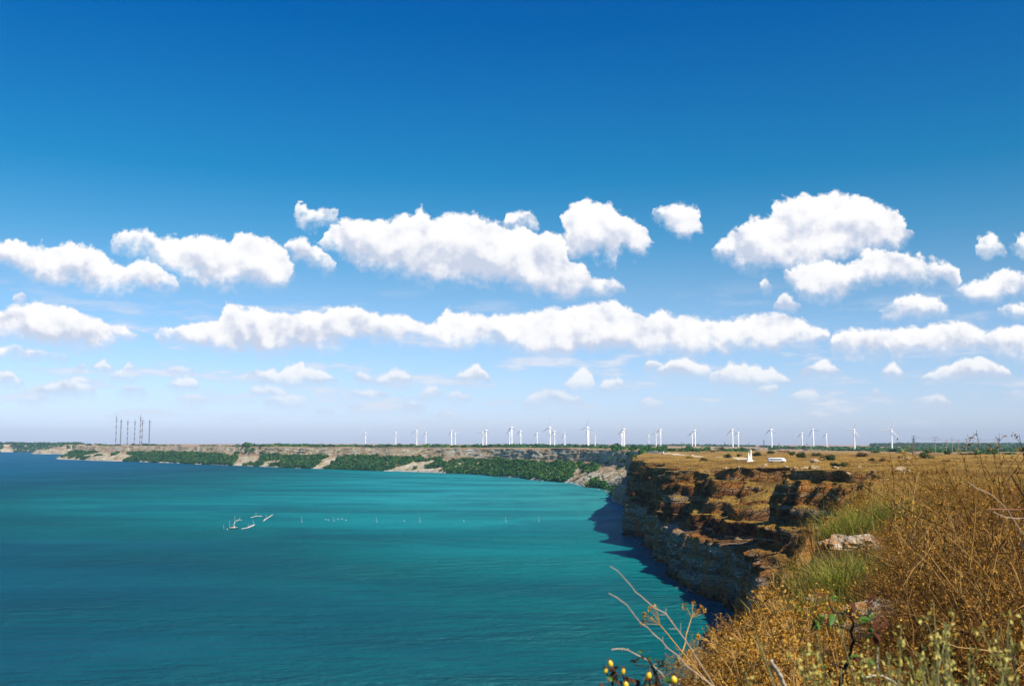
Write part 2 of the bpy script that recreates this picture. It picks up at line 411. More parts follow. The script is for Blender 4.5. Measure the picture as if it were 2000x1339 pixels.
def mat_land():
    m, N, b = new_mat('layered_rock_and_dry_grass')
    g = N.new('ShaderNodeNewGeometry'); P = g.outputs['Position']; x, y, z = N.sep(P)
    nz = N.sep(g.outputs['Normal'])[2]
    far = N.ss(y, 620, 1150)
    # layered limestone: bands follow height, bent a little
    wob = N.m('MULTIPLY', N.m('SUBTRACT', N.noise(P, 0.025, 3), 0.5), 9.0)
    zz = N.m('ADD', z, wob)
    q = N.comb(N.m('MULTIPLY', x, 0.03), N.m('MULTIPLY', y, 0.03), N.m('MULTIPLY', zz, 1.0))
    fine = N.noise(q, 1.3, 5, 0.6)
    zb = N.m('ADD', zz, N.m('MULTIPLY', N.m('SUBTRACT', fine, 0.5), 5.0))
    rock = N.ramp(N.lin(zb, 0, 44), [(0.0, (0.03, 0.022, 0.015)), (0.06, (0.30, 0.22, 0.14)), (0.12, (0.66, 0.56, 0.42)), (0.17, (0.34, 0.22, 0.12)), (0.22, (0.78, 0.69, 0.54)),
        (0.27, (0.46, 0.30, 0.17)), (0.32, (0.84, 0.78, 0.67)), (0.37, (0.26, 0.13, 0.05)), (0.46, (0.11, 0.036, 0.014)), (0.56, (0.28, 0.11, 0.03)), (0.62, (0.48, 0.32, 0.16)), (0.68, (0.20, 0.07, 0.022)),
        (0.78, (0.46, 0.19, 0.045)), (0.86, (0.58, 0.29, 0.09)), (0.95, (0.62, 0.34, 0.11)), (1.0, (0.60, 0.42, 0.19))])  # red band and wet foot coloured darker to deepen the cliff's shade
    band = N.noise(q, 4.0, 4, 0.65)
    rock = N.mix(N.ss(band, 0.35, 0.7), N.mix(0.5, rock, (0.05, 0.035, 0.02), 'MIX'), rock)
    b2 = N.noise(q, 0.42, 3, 0.6)
    rock = N.mix(N.ss(b2, 0.54, 0.62, 0, 0.5), rock, (0.70, 0.55, 0.34))
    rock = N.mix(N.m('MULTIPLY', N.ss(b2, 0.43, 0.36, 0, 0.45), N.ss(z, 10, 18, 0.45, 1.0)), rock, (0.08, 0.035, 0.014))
    vo = N.new('ShaderNodeTexVoronoi', feature='DISTANCE_TO_EDGE'); vo.inputs['Scale'].default_value = 0.33
    N.put(vo.inputs['Vector'], N.vm('ADD', N.comb(x, y, N.m('MULTIPLY', zz, 1.9)), N.noise(P, 0.35, 3, 0.6, out='Color')))
    crack = N.ss(vo.outputs[0], 0.0, 0.10)
    rock = N.mix(N.m('MULTIPLY', N.m('SUBTRACT', 1.0, crack), 0.5), rock, (0.04, 0.02, 0.01))
    stain = N.noise(P, 0.11, 5, 0.6)
    rock = N.mix(N.ss(stain, 0.46, 0.62, 0, 0.75), rock, (0.62, 0.24, 0.045))
    frock = N.ramp(N.noise(N.comb(x, y, N.m('MULTIPLY', z, 1.4)), 0.05, 7, 0.7),
                   [(0.30, (0.16, 0.09, 0.045)), (0.41, (0.50, 0.36, 0.19)), (0.50, (0.72, 0.59, 0.39)), (0.64, (0.86, 0.79, 0.63))])
    rock = N.mix(far, rock, frock)
    # dry grass
    gn = N.noise(P, 0.9, 6, 0.7); gl = N.noise(P, 0.035, 4, 0.6)
    grass = N.ramp(gn, [(0.28, (0.13, 0.065, 0.014)), (0.45, (0.38, 0.21, 0.038)), (0.58, (0.52, 0.32, 0.07)), (0.75, (0.62, 0.43, 0.14))])
    grass = N.mix(N.ss(gl, 0.50, 0.64, 0, 0.75), grass, (0.17, 0.085, 0.025))
    grass = N.mix(N.ss(N.noise(P, 0.05, 4, 0.6), 0.58, 0.70, 0, 0.6), grass, (0.09, 0.085, 0.018))
    fields = N.ramp(N.noise(N.comb(N.m('MULTIPLY', x, 0.35), y, 0.0), 0.0045, 5, 0.6), [(0.36, (0.30, 0.19, 0.12)), (0.5, (0.46, 0.32, 0.20)), (0.60, (0.40, 0.25, 0.15)), (0.68, (0.10, 0.09, 0.035))])
    grass = N.mix(N.ss(y, 500, 1500), grass, fields)
    litter = N.ramp(N.noise(P, 9.0, 6, 0.75), [(0.3, (0.02, 0.011, 0.004)), (0.5, (0.085, 0.045, 0.012)), (0.7, (0.24, 0.14, 0.04))])
    grass = N.mix(N.ss(y, 60, 25), grass, litter)
    nn = N.m('ADD', nz, N.m('MULTIPLY', N.m('SUBTRACT', N.noise(P, 0.25, 5, 0.65), 0.5), 0.7))
    isg = N.m('MULTIPLY', N.ss(nn, 0.66, 0.82), N.ss(z, 16, 24))
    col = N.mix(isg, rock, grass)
    beach = N.m('MULTIPLY', far, N.ss(z, 3.2, 1.2))
    col = N.mix(beach, col, (0.72, 0.66, 0.54))
    N.put(b.inputs['Base Color'], col); b.inputs['Roughness'].default_value = 0.92; b.inputs['Specular IOR Level'].default_value = 0.12
    bp = N.new('ShaderNodeBump'); bp.inputs['Strength'].default_value = 1.0; bp.inputs['Distance'].default_value = 1.5
    hb = N.m('ADD', N.m('ADD', N.m('MULTIPLY', band, 0.8), N.m('MULTIPLY', N.m('ADD', crack, N.m('MULTIPLY', b2, 2.0)), N.m('SUBTRACT', 1.0, isg))), N.m('ADD', N.noise(P, 1.1, 5, 0.7), N.m('MULTIPLY', fine, 0.7)))
    N.put(bp.inputs['Height'], hb); N.l.new(bp.outputs[0], b.inputs['Normal'])
    return m
def mat_sea():
    m, N, b = new_mat('sea_water')
    g = N.new('ShaderNodeNewGeometry'); P = g.outputs['Position']; x, y, z = N.sep(P)
    # turquoise shallows to the right and along the shore; bluer left, paler with distance
    sh = N.m('ADD', N.m('MULTIPLY', x, 0.0016), N.m('MULTIPLY', N.m('SUBTRACT', N.noise(P, 0.004, 3, 0.5), 0.5), 0.45))
    sh = N.m('ADD', sh, N.m('MULTIPLY', N.ss(y, 230, 900), 0.72))
    sh = N.m('ADD', sh, N.m('MULTIPLY', N.ss(N.m('ADD', x, N.m('MULTIPLY', y, 0.75)), 800, 1400), 0.22))
    col = N.ramp(N.lin(sh, -1.1, 0.95), [(0.0, (0.0003, 0.110, 0.205)), (0.26, (0.0003, 0.105, 0.178)), (0.45, (0.0003, 0.086, 0.112)), (0.56, (0.0003, 0.128, 0.130)), (0.68, (0.002, 0.225, 0.225)), (0.84, (0.018, 0.310, 0.315)), (1.0, (0.05, 0.36, 0.34))])  # sky reflection painted into the far stops, lens falloff into the near-left stop
    st = N.noise(N.comb(N.m('MULTIPLY', x, 0.42), N.m('ADD', y, N.m('MULTIPLY', x, 0.12)), 0.0), 0.013, 6, 0.62, 0.6)
    col = N.mix(N.ss(st, 0.42, 0.62, 0.0, 0.42), col, (0.0, 0.05, 0.085))
    w1 = N.noise(N.comb(N.m('MULTIPLY', x, 0.45), y, 0.0), 0.16, 6, 0.62)
    w2 = N.noise(N.comb(N.m('MULTIPLY', x, 0.5), y, 3.0), 0.9, 4, 0.6)
    gust = N.lin(N.noise(N.comb(N.m('MULTIPLY', x, 0.5), y, 1.0), 0.009, 4, 0.6), 0.36, 0.64, 0.55, 1.0)
    bp = N.new('ShaderNodeBump'); N.put(bp.inputs['Strength'], gust); bp.inputs['Distance'].default_value = 9.0
    N.put(bp.inputs['Height'], N.m('ADD', w1, N.m('MULTIPLY', w2, 0.22)))
    # a wave-roughened sea never reaches mirror reflectance at grazing angles
    N.n.remove(b)
    df = N.new('ShaderNodeBsdfDiffuse'); N.put(df.inputs[0], col); N.l.new(bp.outputs[0], df.inputs['Normal'])
    gl = N.new('ShaderNodeBsdfGlossy'); gl.inputs['Roughness'].default_value = 0.25; gl.inputs[0].default_value = (0.45, 0.82, 1, 1); N.l.new(bp.outputs[0], gl.inputs['Normal'])
    fr = N.new('ShaderNodeFresnel'); fr.inputs[0].default_value = 1.33; N.l.new(bp.outputs[0], fr.inputs['Normal'])
    mx = N.new('ShaderNodeMixShader'); N.put(mx.inputs[0], N.m('MINIMUM', N.m('MULTIPLY', fr.outputs[0], 1.0), 0.20))
    N.l.new(df.outputs[0], mx.inputs[1]); N.l.new(gl.outputs[0], mx.inputs[2])
    N.l.new(mx.outputs[0], next(n for n in N.n if n.type == 'OUTPUT_MATERIAL').inputs[0])
    return m
M_LAND = mat_land(); M_SEA = mat_sea()

# ------------------------------------------------------------------ sea
me = mesh_np('sea', [(-7000, -300, 0), (3000, -300, 0), (3000, 8000, 0), (-7000, 8000, 0)], [(0, 1, 2, 3)], M_SEA, smooth=False)
tag(link_mesh('sea', me), 'turquoise to deep blue sea filling the bay below the cliffs', kind='structure')

# ------------------------------------------------------------------ land: cliff and plateau swept along the coast
# waterline x, y | rim x, y, height | inland direction | share of wooded slope in the profile
ND = [(-70,-90,-48,-90,48, 1,-.2, 0), (-16,-6,-2.4,-6,48.4, 1,-.2,0), (-9,6,-0.1,3,48.35, 1,-.15,0), (-4,14,1.3,8,48.0,1,-.1,0), (2,30,4.0,16,47.5,1,-.1,0),
 (9,52,11.0,35,46.6,1,-.1,0), (20,100,31,88,45.2,1,-.05,0), (40,180,51,140,44.2,1,0,0), (51,220,71,195,43.5,1,0,0), (56,252,88,228,42.9,1,0,0),
 (60,272,99,250,42.6,1,0,0), (61,286,94,270,42.6,1,0,0), (61,297,84,284,42.3,1,0,0), (61,308,82,296,42.0,1,0,0), (62,318,95,311,41.8,1,0,0), (62,328,112,322,41.8,1,0,0), (61,336,110,332,41.8,1,0,0,.3),
 (60,347,106,344,41.6,1,0,0,1), (60,362,103,362,41.2,1,0,0,1), (60,376,86,376,40.4,1,0,0,.4), (61,395,82,394,39.4,1,0,0), (62,411,84,412,38.8,1,0,0), (61,424,72,425,38.2,1,0,0,.6), (60,433,66,434,37.9,1,0,0,.6), (63,444,82,444,38.2,1,0,0),
 (65,458,85,458,38.2,1,0,0), (65,470,73,471,38.2,1,0,0,.5), (65,481,69,482,38.2,1,0,0,.5), (67,498,78,499,38.6,1,0,0), (67,525,78,527,38.9,1,0,0), (66,552,73,554,39.2,1,0,0,.3), (70,590,80,592,39.8,1,0,0), (72,628,80,630,40.2,1,.05,0,.3),
 (83,715,90,718,41.2,1,.1,0.05), (91,810,110,812,41.8,.95,.2,.2), (95,917,124,918,42,.9,.35,.5), (98,1040,142,1062,42,.8,.55,.9), (87,1130,138,1182,42,.7,.7,1),
 (65,1262,108,1334,42,.6,.8,1), (28,1350,66,1430,41.8,.5,.86,1), (-83,1620,-50,1705,41.5,.4,.92,1), (-283,1834,-255,1925,41.5,.3,.95,1), (-543,2113,-518,2205,41.5,.25,.97,1),
 (-921,2558,-898,2650,41.5,.2,.98,1), (-1200,2830,-1180,2925,41.5,.2,.98,1), (-1383,3037,-1352,3120,41,.2,.98,1), (-1425,3130,-1385,3190,41,.2,.98,1), (-1470,3600,-1440,3690,41.5,.2,.98,.6),
 (-1700,4250,-1680,4310,42,.2,.98,.4), (-2080,4418,-1985,4500,42,.2,.98,.3), (-2170,4520,-2110,4620,41,.2,.98,.3), (-2240,4950,-2215,5040,42,.2,.98,.5), (-2420,5350,-2400,5440,43,.2,.98,.8),
 (-3000,5330,-2980,5420,45,.2,.98,.8), (-4400,5150,-4380,5240,46,.2,.98,.8)]
ND = [n if len(n) == 9 else (*n, 0) for n in ND]
ND = np.array(ND, dtype=float)
def catmull(A, u):
    n = len(A); i = np.clip(np.floor(u).astype(int), 0, n - 2); f = (u - i)[:, None]
    p0, p1, p2, p3 = A[np.maximum(i - 1, 0)], A[i], A[i + 1], A[np.minimum(i + 2, n - 1)]
    # chord-limited tangents keep the curve from overshooting
    m1 = (p2 - p0) * 0.5; m2 = (p3 - p1) * 0.5; d = p2 - p1
    lim = 1.5 * np.abs(d) + 0.3
    m1 = np.clip(m1, -lim, lim); m2 = np.clip(m2, -lim, lim)
    return (2*f**3-3*f**2+1)*p1 + (f**3-2*f**2+f)*m1 + (-2*f**3+3*f**2)*p2 + (f**3-f**2)*m2
_u = np.linspace(0, len(ND) - 1.001, 60000); _c = catmull(ND, _u)
_mid = (_c[:, 0:2] + _c[:, 2:4]) * 0.5
_ds = np.hypot(*np.diff(_mid, axis=0).T); _dist = np.hypot(_mid[1:, 0], _mid[1:, 1])
_step = np.clip(_dist * 0.0030, 0.28, 5.0)
_acc = np.concatenate([[0], np.cumsum(_ds / _step)])
NS = int(_acc[-1])
us = np.interp(np.arange(NS + 1), _acc, _u); S = catmull(ND, us)
NW = 116
PN = np.array([(0,-.10),(0,0),(.03,.12),(.05,.25),(.10,.38),(.34,.43),(.42,.60),(.60,.65),(.70,.82),(.84,.93),(1,1)])
PF = np.array([(0,-.10),(.03,.0),(.08,.06),(.20,.17),(.40,.33),(.60,.45),(.76,.54),(.82,.62),(.87,.80),(.92,.96),(1,1)])
PS = np.array([(0,-.10),(0,0),(.06,.20),(.09,.36),(.20,.41),(.28,.52),(.36,.62),(.44,.72),(.70,.85),(.90,.95),(1,1)])
tw = np.interp(np.linspace(0, 1, NW), np.linspace(0, 1, 11), np.arange(11))
def prof(P): return np.interp(tw, np.arange(11), P[:, 0]), np.interp(tw, np.arange(11), P[:, 1])
hN, zN = prof(PN); hF, zF = prof(PF); hS, zS = prof(PS)
W = S[:, 7:8]; Q = np.clip(S[:, 8:9], 0, 1)
HH = (hN[None] * (1 - Q) + hS[None] * Q) * (1 - W) + hF[None] * W; ZZ = (zN[None] * (1 - Q) + zS[None] * Q) * (1 - W) + zF[None] * W
BX, BY, RX, RY, RZ = [S[:, i:i + 1] for i in range(5)]
X = BX + (RX - BX) * HH; Y = BY + (RY - BY) * HH; Z = RZ * ZZ
def terrace(z, T, ph, lo=.30, hi=.62):
    q = z / T + ph; f = np.floor(q); return T * (f + sstep(q - f, lo, hi) - ph)
_ph = fbm(X * .011, Y * .011, X * 0 + 2, 2) * .9; _w1 = .78 * (1 - W) * (1 - .8 * Q * sstep(Z, 25, 29)); _w2 = .6 * (1 - W) * (1 - .8 * Q * sstep(Z, 25, 29))
_in = sstep(Z, 0, 2) * (1 - sstep(Z, RZ - 1.5, RZ))
Z = Z + (terrace(Z, 6.2, _ph) - Z) * _w1 * _in
Z = Z + (terrace(Z, 1.75, _ph * 2) - Z) * _w2 * _in
dn = np.stack([S[:, 5], S[:, 6]], 1); dn /= np.linalg.norm(dn, axis=1)[:, None]
DX, DY = dn[:, 0:1], dn[:, 1:2]
dist = np.hypot(X, Y)
k = np.clip(dist / 300.0, 0.10, 1.0) * (1 - 0.3 * W)
tt = np.linspace(0, 1, NW)[None]
env = sstep(tt, 0.0, 0.06) * (1 - 0.75 * sstep(tt, 0.94, 1.0))
butt = fbm(X * 0.035, Y * 0.035, Z * 0.012, 3) * 3.4 + fbm(X * 0.012 + 7, Y * 0.012, Z * 0.0, 2) * (3.0 + 8 * W)
ledge = vnoise(X * 0.02, Y * 0.02, Z * 0.55 + fbm(X * .02, Y * .02, Z * 0, 2) * 1.5) * 1.5
blk = np.round(fbm(X * 0.16, Y * 0.16, Z * 0.30, 3) * 2.2) / 2.2 * 1.0
crk = -2.6 * np.clip(0.22 - np.abs(fbm(X * 0.10, Y * 0.10, Z * 0.03, 3)), 0, 1) / 0.22
disp = (butt + ledge * .7 + blk + crk + fbm(X * 0.5, Y * 0.5, Z * 0.5, 3) * 0.5) * env * k
X = X - DX * disp; Y = Y - DY * disp; Z = Z + fbm(X * 0.3, Y * 0.3, Z * 0.3, 2) * 0.4 * env * k
# inland
tin = 0.25 * (1.165 ** np.arange(1, 64) - 1) / 0.165 * 1.0
tin = tin[tin < 5200]; tin = np.append(tin, 5200.0)
def plateau(x, y):
    d = np.hypot(x, y)
    z = 42.0 - 7.0 * sstep(y, 700, 3200)
    z = z - 9.0 * sstep(x / np.maximum(y, 50), 0.15, 0.42) * sstep(y, 500, 2200)
    z = z + fbm(x * 0.004, y * 0.004, x * 0, 3) * (1.0 + 1.0 * sstep(d, 1000, 3000)) + fbm(x * 0.03, y * 0.03, x * 0, 3) * 0.45
    z = z + 9.0 * sstep(y, 4300, 5600) * sstep(x, 1200, 2600)
    return z
XI = RX + DX * tin[None]; YI = RY + DY * tin[None]
X0 = X[:, -1:]; Y0 = Y[:, -1:]; Z0 = Z[:, -1:]
XI = XI + (X0 - RX); YI = YI + (Y0 - RY)
bl = sstep(np.broadcast_to(tin[None], XI.shape), 0, 90)
bl = bl * sstep(YI, 60, 260)
near = 1 - sstep(np.hypot(XI, YI), 60, 170)
ZI = Z0 * (1 - bl) + plateau(XI, YI) * bl
ZI = ZI + near * (0.75 * sstep(tin[None], 1.2, 7.0) + 0.7 * sstep(tin[None], 12, 60)) * sstep(YI, -8, 4) + fbm(XI * 0.35, YI * 0.35, XI * 0, 3) * 0.22 * sstep(tin[None], 0.3, 4) + fbm(XI * 0.06, YI * 0.06, XI * 0, 3) * 0.7 * sstep(tin[None], 2, 20) * (1 - near)
X = np.concatenate([X, XI], 1); Y = np.concatenate([Y, YI], 1); Z = np.concatenate([Z, ZI], 1)
NT_ = X.shape[1]
V = np.stack([X, Y, Z], 2)
def sweep_mesh(name, i0, i1):
    v = V[i0:i1 + 1].reshape(-1, 3); n = i1 - i0
    a = (np.arange(n)[:, None] * NT_ + np.arange(NT_ - 1)[None]).ravel()
    F = np.stack([a, a + 1, a + NT_ + 1, a + NT_], 1)[:, ::-1]
    return mesh_np(name, v, F, M_LAND), v, F
i_split = int(np.argmin(np.abs(S[:, 1] - 860) + np.abs(S[:, 0] - 92)))
me1, v1, f1 = sweep_mesh('near_cliff', 0, i_split); me2, v2, f2 = sweep_mesh('far_coast', i_split, NS)
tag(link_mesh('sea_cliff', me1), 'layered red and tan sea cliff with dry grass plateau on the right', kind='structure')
tag(link_mesh('far_coast', me2), 'pale far coast with cliff band and flat plateau behind the bay', kind='structure')
print('LAND', NS, NT_, len(f1) + len(f2))
BV = BVHTree.FromPolygons([tuple(map(float, p)) for p in v1], [tuple(map(int, p)) for p in f1])
BV2 = BVHTree.FromPolygons([tuple(map(float, p)) for p in v2], [tuple(map(int, p)) for p in f2])
def ground(x, y, default=40.0):
    best = None
    for b in (BV, BV2):
        h = b.ray_cast(Vector((x, y, 300)), Vector((0, 0, -1)))
        if h[0] is not None and (best is None or h[0].z > best): best = h[0].z
    return default if best is None else best
def hit(px, py):
    """point of the land seen from the photograph's standpoint along a direction"""
    d = ray(px, py).normalized(); best = None
    for b in (BV, BV2):
        h = b.ray_cast(Vector((0, 0, CAM_Z)), d)
        if h[0] is not None and (best is None or h[3] < best[1]): best = (h[0], h[3])
    return best[0] if best else None

# ------------------------------------------------------------------ more materials
M_WHITE = plain('white_turbine_paint', (0.80, 0.81, 0.82), 0.45, 0.4, 0.03)
M_MASTRED = plain('red_mast_paint', (0.10, 0.035, 0.045), 0.6, 0.3, 0.1)
M_MASTWHITE = plain('white_mast_paint', (0.36, 0.38, 0.44), 0.6, 0.3, 0.05)
M_STEEL = plain('grey_galvanised_steel', (0.10, 0.12, 0.14), 0.6, 0.4, 0.15)
M_WOODPOLE = plain('weathered_pole_wood', (0.20, 0.16, 0.12), 0.85, 0.2, 0.25)
M_CONCRETE = plain('pale_concrete_pole', (0.30, 0.27, 0.22), 0.9, 0.2, 0.2)
M_STONEW = plain('whitewashed_stone', (0.80, 0.77, 0.70), 0.8, 0.2, 0.1)
M_GRAVEL = plain('pale_gravel', (0.62, 0.52, 0.36), 0.95, 0.1, 0.2, scale=0.4)
M_GLASS = plain('dark_window_glass', (0.02, 0.025, 0.035), 0.1, 0.6, 0.1)
M_TYRE = plain('black_rubber', (0.02, 0.02, 0.02), 0.9, 0.2, 0.1)
M_HULL = plain('tarred_boat_hull', (0.03, 0.025, 0.02), 0.6, 0.3, 0.3)
M_NET = plain('heaped_tan_net', (0.45, 0.30, 0.17), 0.95, 0.1, 0.3, scale=6)
M_PALEWOOD = plain('sun_bleached_wood', (0.70, 0.66, 0.56), 0.85, 0.2, 0.15)
M_FLOAT = plain('white_foam_float', (0.80, 0.82, 0.80), 0.6, 0.3, 0.05)
M_WOODGREEN = leafy('dark_hillside_foliage', [(0.0, (0.006, 0.034, 0.014)), (0.4, (0.018, 0.080, 0.024)), (0.75, (0.055, 0.135, 0.028)), (1.0, (0.17, 0.18, 0.04))], 0.7, 0.12, 0.1, 0.0)
_N = NT(M_WOODGREEN.node_tree); _rm = next(n for n in _N.n if n.type == 'VALTORGB'); _src = _rm.inputs[0].links[0].from_socket
_g = _N.new('ShaderNodeNewGeometry')
_N.put(_rm.inputs[0], _N.m('ADD', _N.m('MULTIPLY', _src, 0.55), _N.lin(_N.noise(_g.outputs['Position'], 0.045, 4, 0.6), 0.3, 0.72, 0.0, 0.55)))
M_BUSHGREEN = leafy('plateau_bush_foliage', [(0.0, (0.010, 0.026, 0.008)), (0.5, (0.030, 0.058, 0.012)), (1.0, (0.080, 0.095, 0.020))], 0.7, 0.15, 0.1, 0.4)
M_BUSHBROWN = leafy('brown_bush_foliage', [(0.0, (0.045, 0.025, 0.010)), (0.5, (0.10, 0.055, 0.018)), (1.0, (0.19, 0.11, 0.035))], 0.7, 0.15, 0.1, 0.4)
M_BARK = plain('grey_brown_bark', (0.10, 0.07, 0.045), 0.9, 0.1, 0.3)
ORD = ['first','second','third','fourth','fifth','sixth','seventh','eighth','ninth','tenth','eleventh','twelfth','thirteenth','fourteenth','fifteenth','sixteenth','seventeenth','eighteenth','nineteenth','twentieth']
def ordinal(i):
    if i < 20: return ORD[i]
    return {2: 'twenty', 3: 'thirty'}[(i + 1) // 10] + ('-' + ORD[(i + 1) % 10 - 1] if (i + 1) % 10 else 'th').replace('twenty-th', 'twentieth') if (i + 1) % 10 else 'thirtieth'

# ------------------------------------------------------------------ pale track and low white wall on the headland
def drape(name, pts, width, mat, lift=0.12):
    P = [Vector(p) for p in pts]; L = []
    for a, b in zip(P[:-1], P[1:]):
        n = max(2, int((b - a).length / 4))
        for i in range(n): L.append(a.lerp(b, i / n))
    L.append(P[-1]); v = []; f = []
    for i, p in enumerate(L):
        t = (L[min(i + 1, len(L) - 1)] - L[max(i - 1, 0)]).normalized(); s = Vector((-t.y, t.x, 0)) * (width * (0.5 + 0.12 * math.sin(i * 1.7)))
        for q in (p + s, p + s * 0.33, p - s * 0.33, p - s): v.append((q.x, q.y, ground(q.x, q.y) + lift))
    for i in range(len(L) - 1):
        for kx in range(3): a = i * 4 + kx; f.append((a, a + 1, a + 5, a + 4))
    mb = MB(); mb.v = v; mb.f = f
    return mb.build(name, mat)
def flat(px, d): p = at_depth(px, EYE, d); return Vector((p.x, p.y, 0))
tag(drape('path', [flat(1297, 770), flat(1345, 690), flat(1372, 650), flat(1420, 640), flat(1455, 560)], 7.0, M_GRAVEL), 'pale gravel track across the headland behind the cliff edge', kind='structure')
a, b = flat(1261, 800), flat(1296, 775); n = 9
root = empty('low_wall', (a.x, a.y, ground(a.x, a.y)))
for i in range(n):
    c = a.lerp(b, (i + 0.5) / n); z = ground(c.x, c.y)
    MB().box((c.x - a.x, c.y - a.y, z - root.location.z + 0.7), ((b - a).length / n - 0.06, 0.6, 1.7), math.atan2(b.y - a.y, b.x - a.x)).build('wall_block', M_STONEW, root)
tag(root, 'long low white stone wall on the grassy headland left of the track', 'wall')

# ------------------------------------------------------------------ wind turbines
HUB = 60.0
def turbine_meshes():
    mb = MB(); mb.loft([[((r * math.cos(t)), r * math.sin(t), z) for t in [2 * math.pi * k / 12 for k in range(12)]] for r, z in ((2.5, -3), (2.4, 8), (2.0, 30), (1.6, 58.6))])
    tower = mb.mesh('tower', M_WHITE, True)
    mb = MB(); ring = lambda x, w, h: [(x, w * cx, 60 + h * cz) for cx, cz in ((-1, -.6), (-.6, -1), (.6, -1), (1, -.6), (1, .6), (.6, 1), (-.6, 1), (-1, .6))]
    mb.loft([ring(-5.2, 1.1, 1.2), ring(-4.6, 1.6, 1.7), ring(1.6, 1.7, 1.8), ring(2.4, 1.3, 1.4)]); nac = mb.mesh('nacelle', M_WHITE, True)
    mb = MB(); mb.loft([[(x, r * math.cos(t), r * math.sin(t)) for t in [2 * math.pi * k / 10 for k in range(10)]] for x, r in ((-1.2, 1.3), (0, 1.4), (1.0, 1.0), (1.7, 0.35))]); hub = mb.mesh('hub', M_WHITE, True)
    mb = MB(); rr = []
    for z, ch, th, tw_ in ((0.6, 1.2, 1.1, 0), (2.5, 1.5, 1.1, .3), (6, 3.0, .85, .35), (14, 2.4, .65, .2), (23, 1.8, .45, .1), (29, 1.1, .3, .05), (30.5, .3, .08, 0)):
        c, s_ = math.cos(tw_), math.sin(tw_)
        pr = [(-.30, 0), (-.1, .5), (.3, .35), (.7, 0), (.3, -.35), (-.1, -.5)]
        rr.append([(px_ * ch * s_ + py_ * th * c, px_ * ch * c - py_ * th * s_, z) for px_, py_ in pr])
    mb.loft(rr); blade = mb.mesh('blade', M_WHITE, True)
    return tower, nac, hub, blade
TM = turbine_meshes()
# column, row of base, row of hub, blade roll (deg), yaw of the rotor axis
TB = [(714,869,844.4,2,30),(773,871,844,-15,35),(814,871.5,840.3,-4,40),(832,871.5,844,22,40),(882,871.5,841,24,50),(889,871.5,845,12,40),(943,872,843,-18,35),(950,872,840,8,60),
 (995,872.8,843.5,-38,30),(999.5,872.8,834,16,50),(1017,872.8,841,3,60),(1049,872.5,845.6,2,60),(1074,873.6,834,-2,45),(1083,873.6,842,18,45),(1103,873.6,846.4,22,55),
 (1147.5,874.6,834,-14,50),(1149.5,874.4,839,28,60),(1162,874.8,847.2,-42,30),(1213.5,873,846,-35,35),(1216,873,842,-4,55),(1219,873,837.5,4,60),
 (1267,872,848.6,-12,40),(1281,872,844.7,-8,40),(1290,872,838.6,3,50),(1351.7,874,845,4,55),(1357.4,874,839.8,10,60),(1430.6,875,838.6,8,55),(1441.8,875,844.2,2,60),
 (1506.6,876,838.4,2,60),(1566.4,876,845.6,10,60),(1588,875.5,838.6,24,60),(1614,877.5,847.4,14,60),(1668,879.4,838,-26,35),(1741,880.4,838.4,-22,30)]
TB.sort()
proto = None
for i, (px, yb, yh, roll, yaw) in enumerate(TB):
    d = HUB * F_PX / (yb - yh)
    p = at_depth(px, yh, d); zb = ground(p.x, p.y)
    if proto is None:
        t = empty('wind_turbine'); link_mesh('tower', TM[0], t); link_mesh('nacelle', TM[1], t)
        h = link_mesh('rotor_hub', TM[2], t); h.location = (3.4, 0, 60)
        for q in range(3):
            bl_ = link_mesh('blade', TM[3], h); bl_.rotation_euler = (q * 2 * math.pi / 3, 0, 0)
        proto = t
    else: t = copy_tree(proto)
    s_ = (p.z - zb) / HUB; s_ = min(max(s_, 0.75), 1.3)
    t.location = (p.x, p.y, zb); t.scale = (1, 1, s_)
    t.rotation_euler = (0, 0, -math.pi / 2 - math.radians(yaw))      # rotor axis towards the sea, left of the viewer
    for ch in t.children:
        if ch.name.startswith('rotor_hub'): ch.rotation_euler = (math.radians(roll), 0, 0)
    tag(t, 'white wind turbine on the plateau skyline, %s from the left' % ordinal(i), 'wind turbine', 'wind turbines along the plateau')

# ------------------------------------------------------------------ radio masts on the far headland
def mast(px, ytop, dep, sections, dark, label, bar=6.0, bars=1):
    p = at_depth(px, ytop, dep); zb = ground(p.x, p.y); H = p.z - zb
    root = empty('radio_mast', (p.x, p.y, zb - 0.5)); w = 1.0
    for s_ in range(sections):
        z0, z1 = H * s_ / sections, H * (s_ + 1) / sections
        mb = MB()
        for cx, cy_ in ((-w, -w), (w, -w), (w, w), (-w, w)): mb.tube([(cx, cy_, z0), (cx, cy_, z1)], 0.30, 4)
        nb = 3
        for q in range(nb):
            a0, a1 = z0 + (z1 - z0) * q / nb, z0 + (z1 - z0) * (q + 1) / nb
            mb.tube([(-w, -w, a0), (w, -w, a1)], 0.16, 3); mb.tube([(w, w, a0), (-w, w, a1)], 0.16, 3)
        mb.build('mast_section', M_STEEL if dark else (M_MASTRED if s_ % 2 else M_MASTWHITE), root)
    for q in range(bars):
        mb = MB(); z = H * (0.94 - 0.06 * q); mb.tube([(-bar, 0, z), (bar, 0, z)], 0.42, 4); mb.tube([(0, -bar * .6, z), (0, bar * .6, z)], 0.35, 4)
        mb.build('cross_arm', M_STEEL, root)
    MB().tube([(0, 0, H), (0, 0, H * 1.06)], 0.25, 4).build('top_spike', M_STEEL, root)
    tag(root, label, 'mast', 'radio masts on the far headland')
mast(228, 812, 3700, 11, False, 'faint red and white lattice radio mast, leftmost and tall', 6.5)
mast(237, 819, 3300, 8, True, 'dark grey radio mast, second from the left of the mast group')
mast(250, 820, 3400, 11, False, 'red and white radio mast, third from the left of the mast group')
mast(264, 820, 3350, 11, False, 'red and white radio mast in the middle of the mast group', 7)
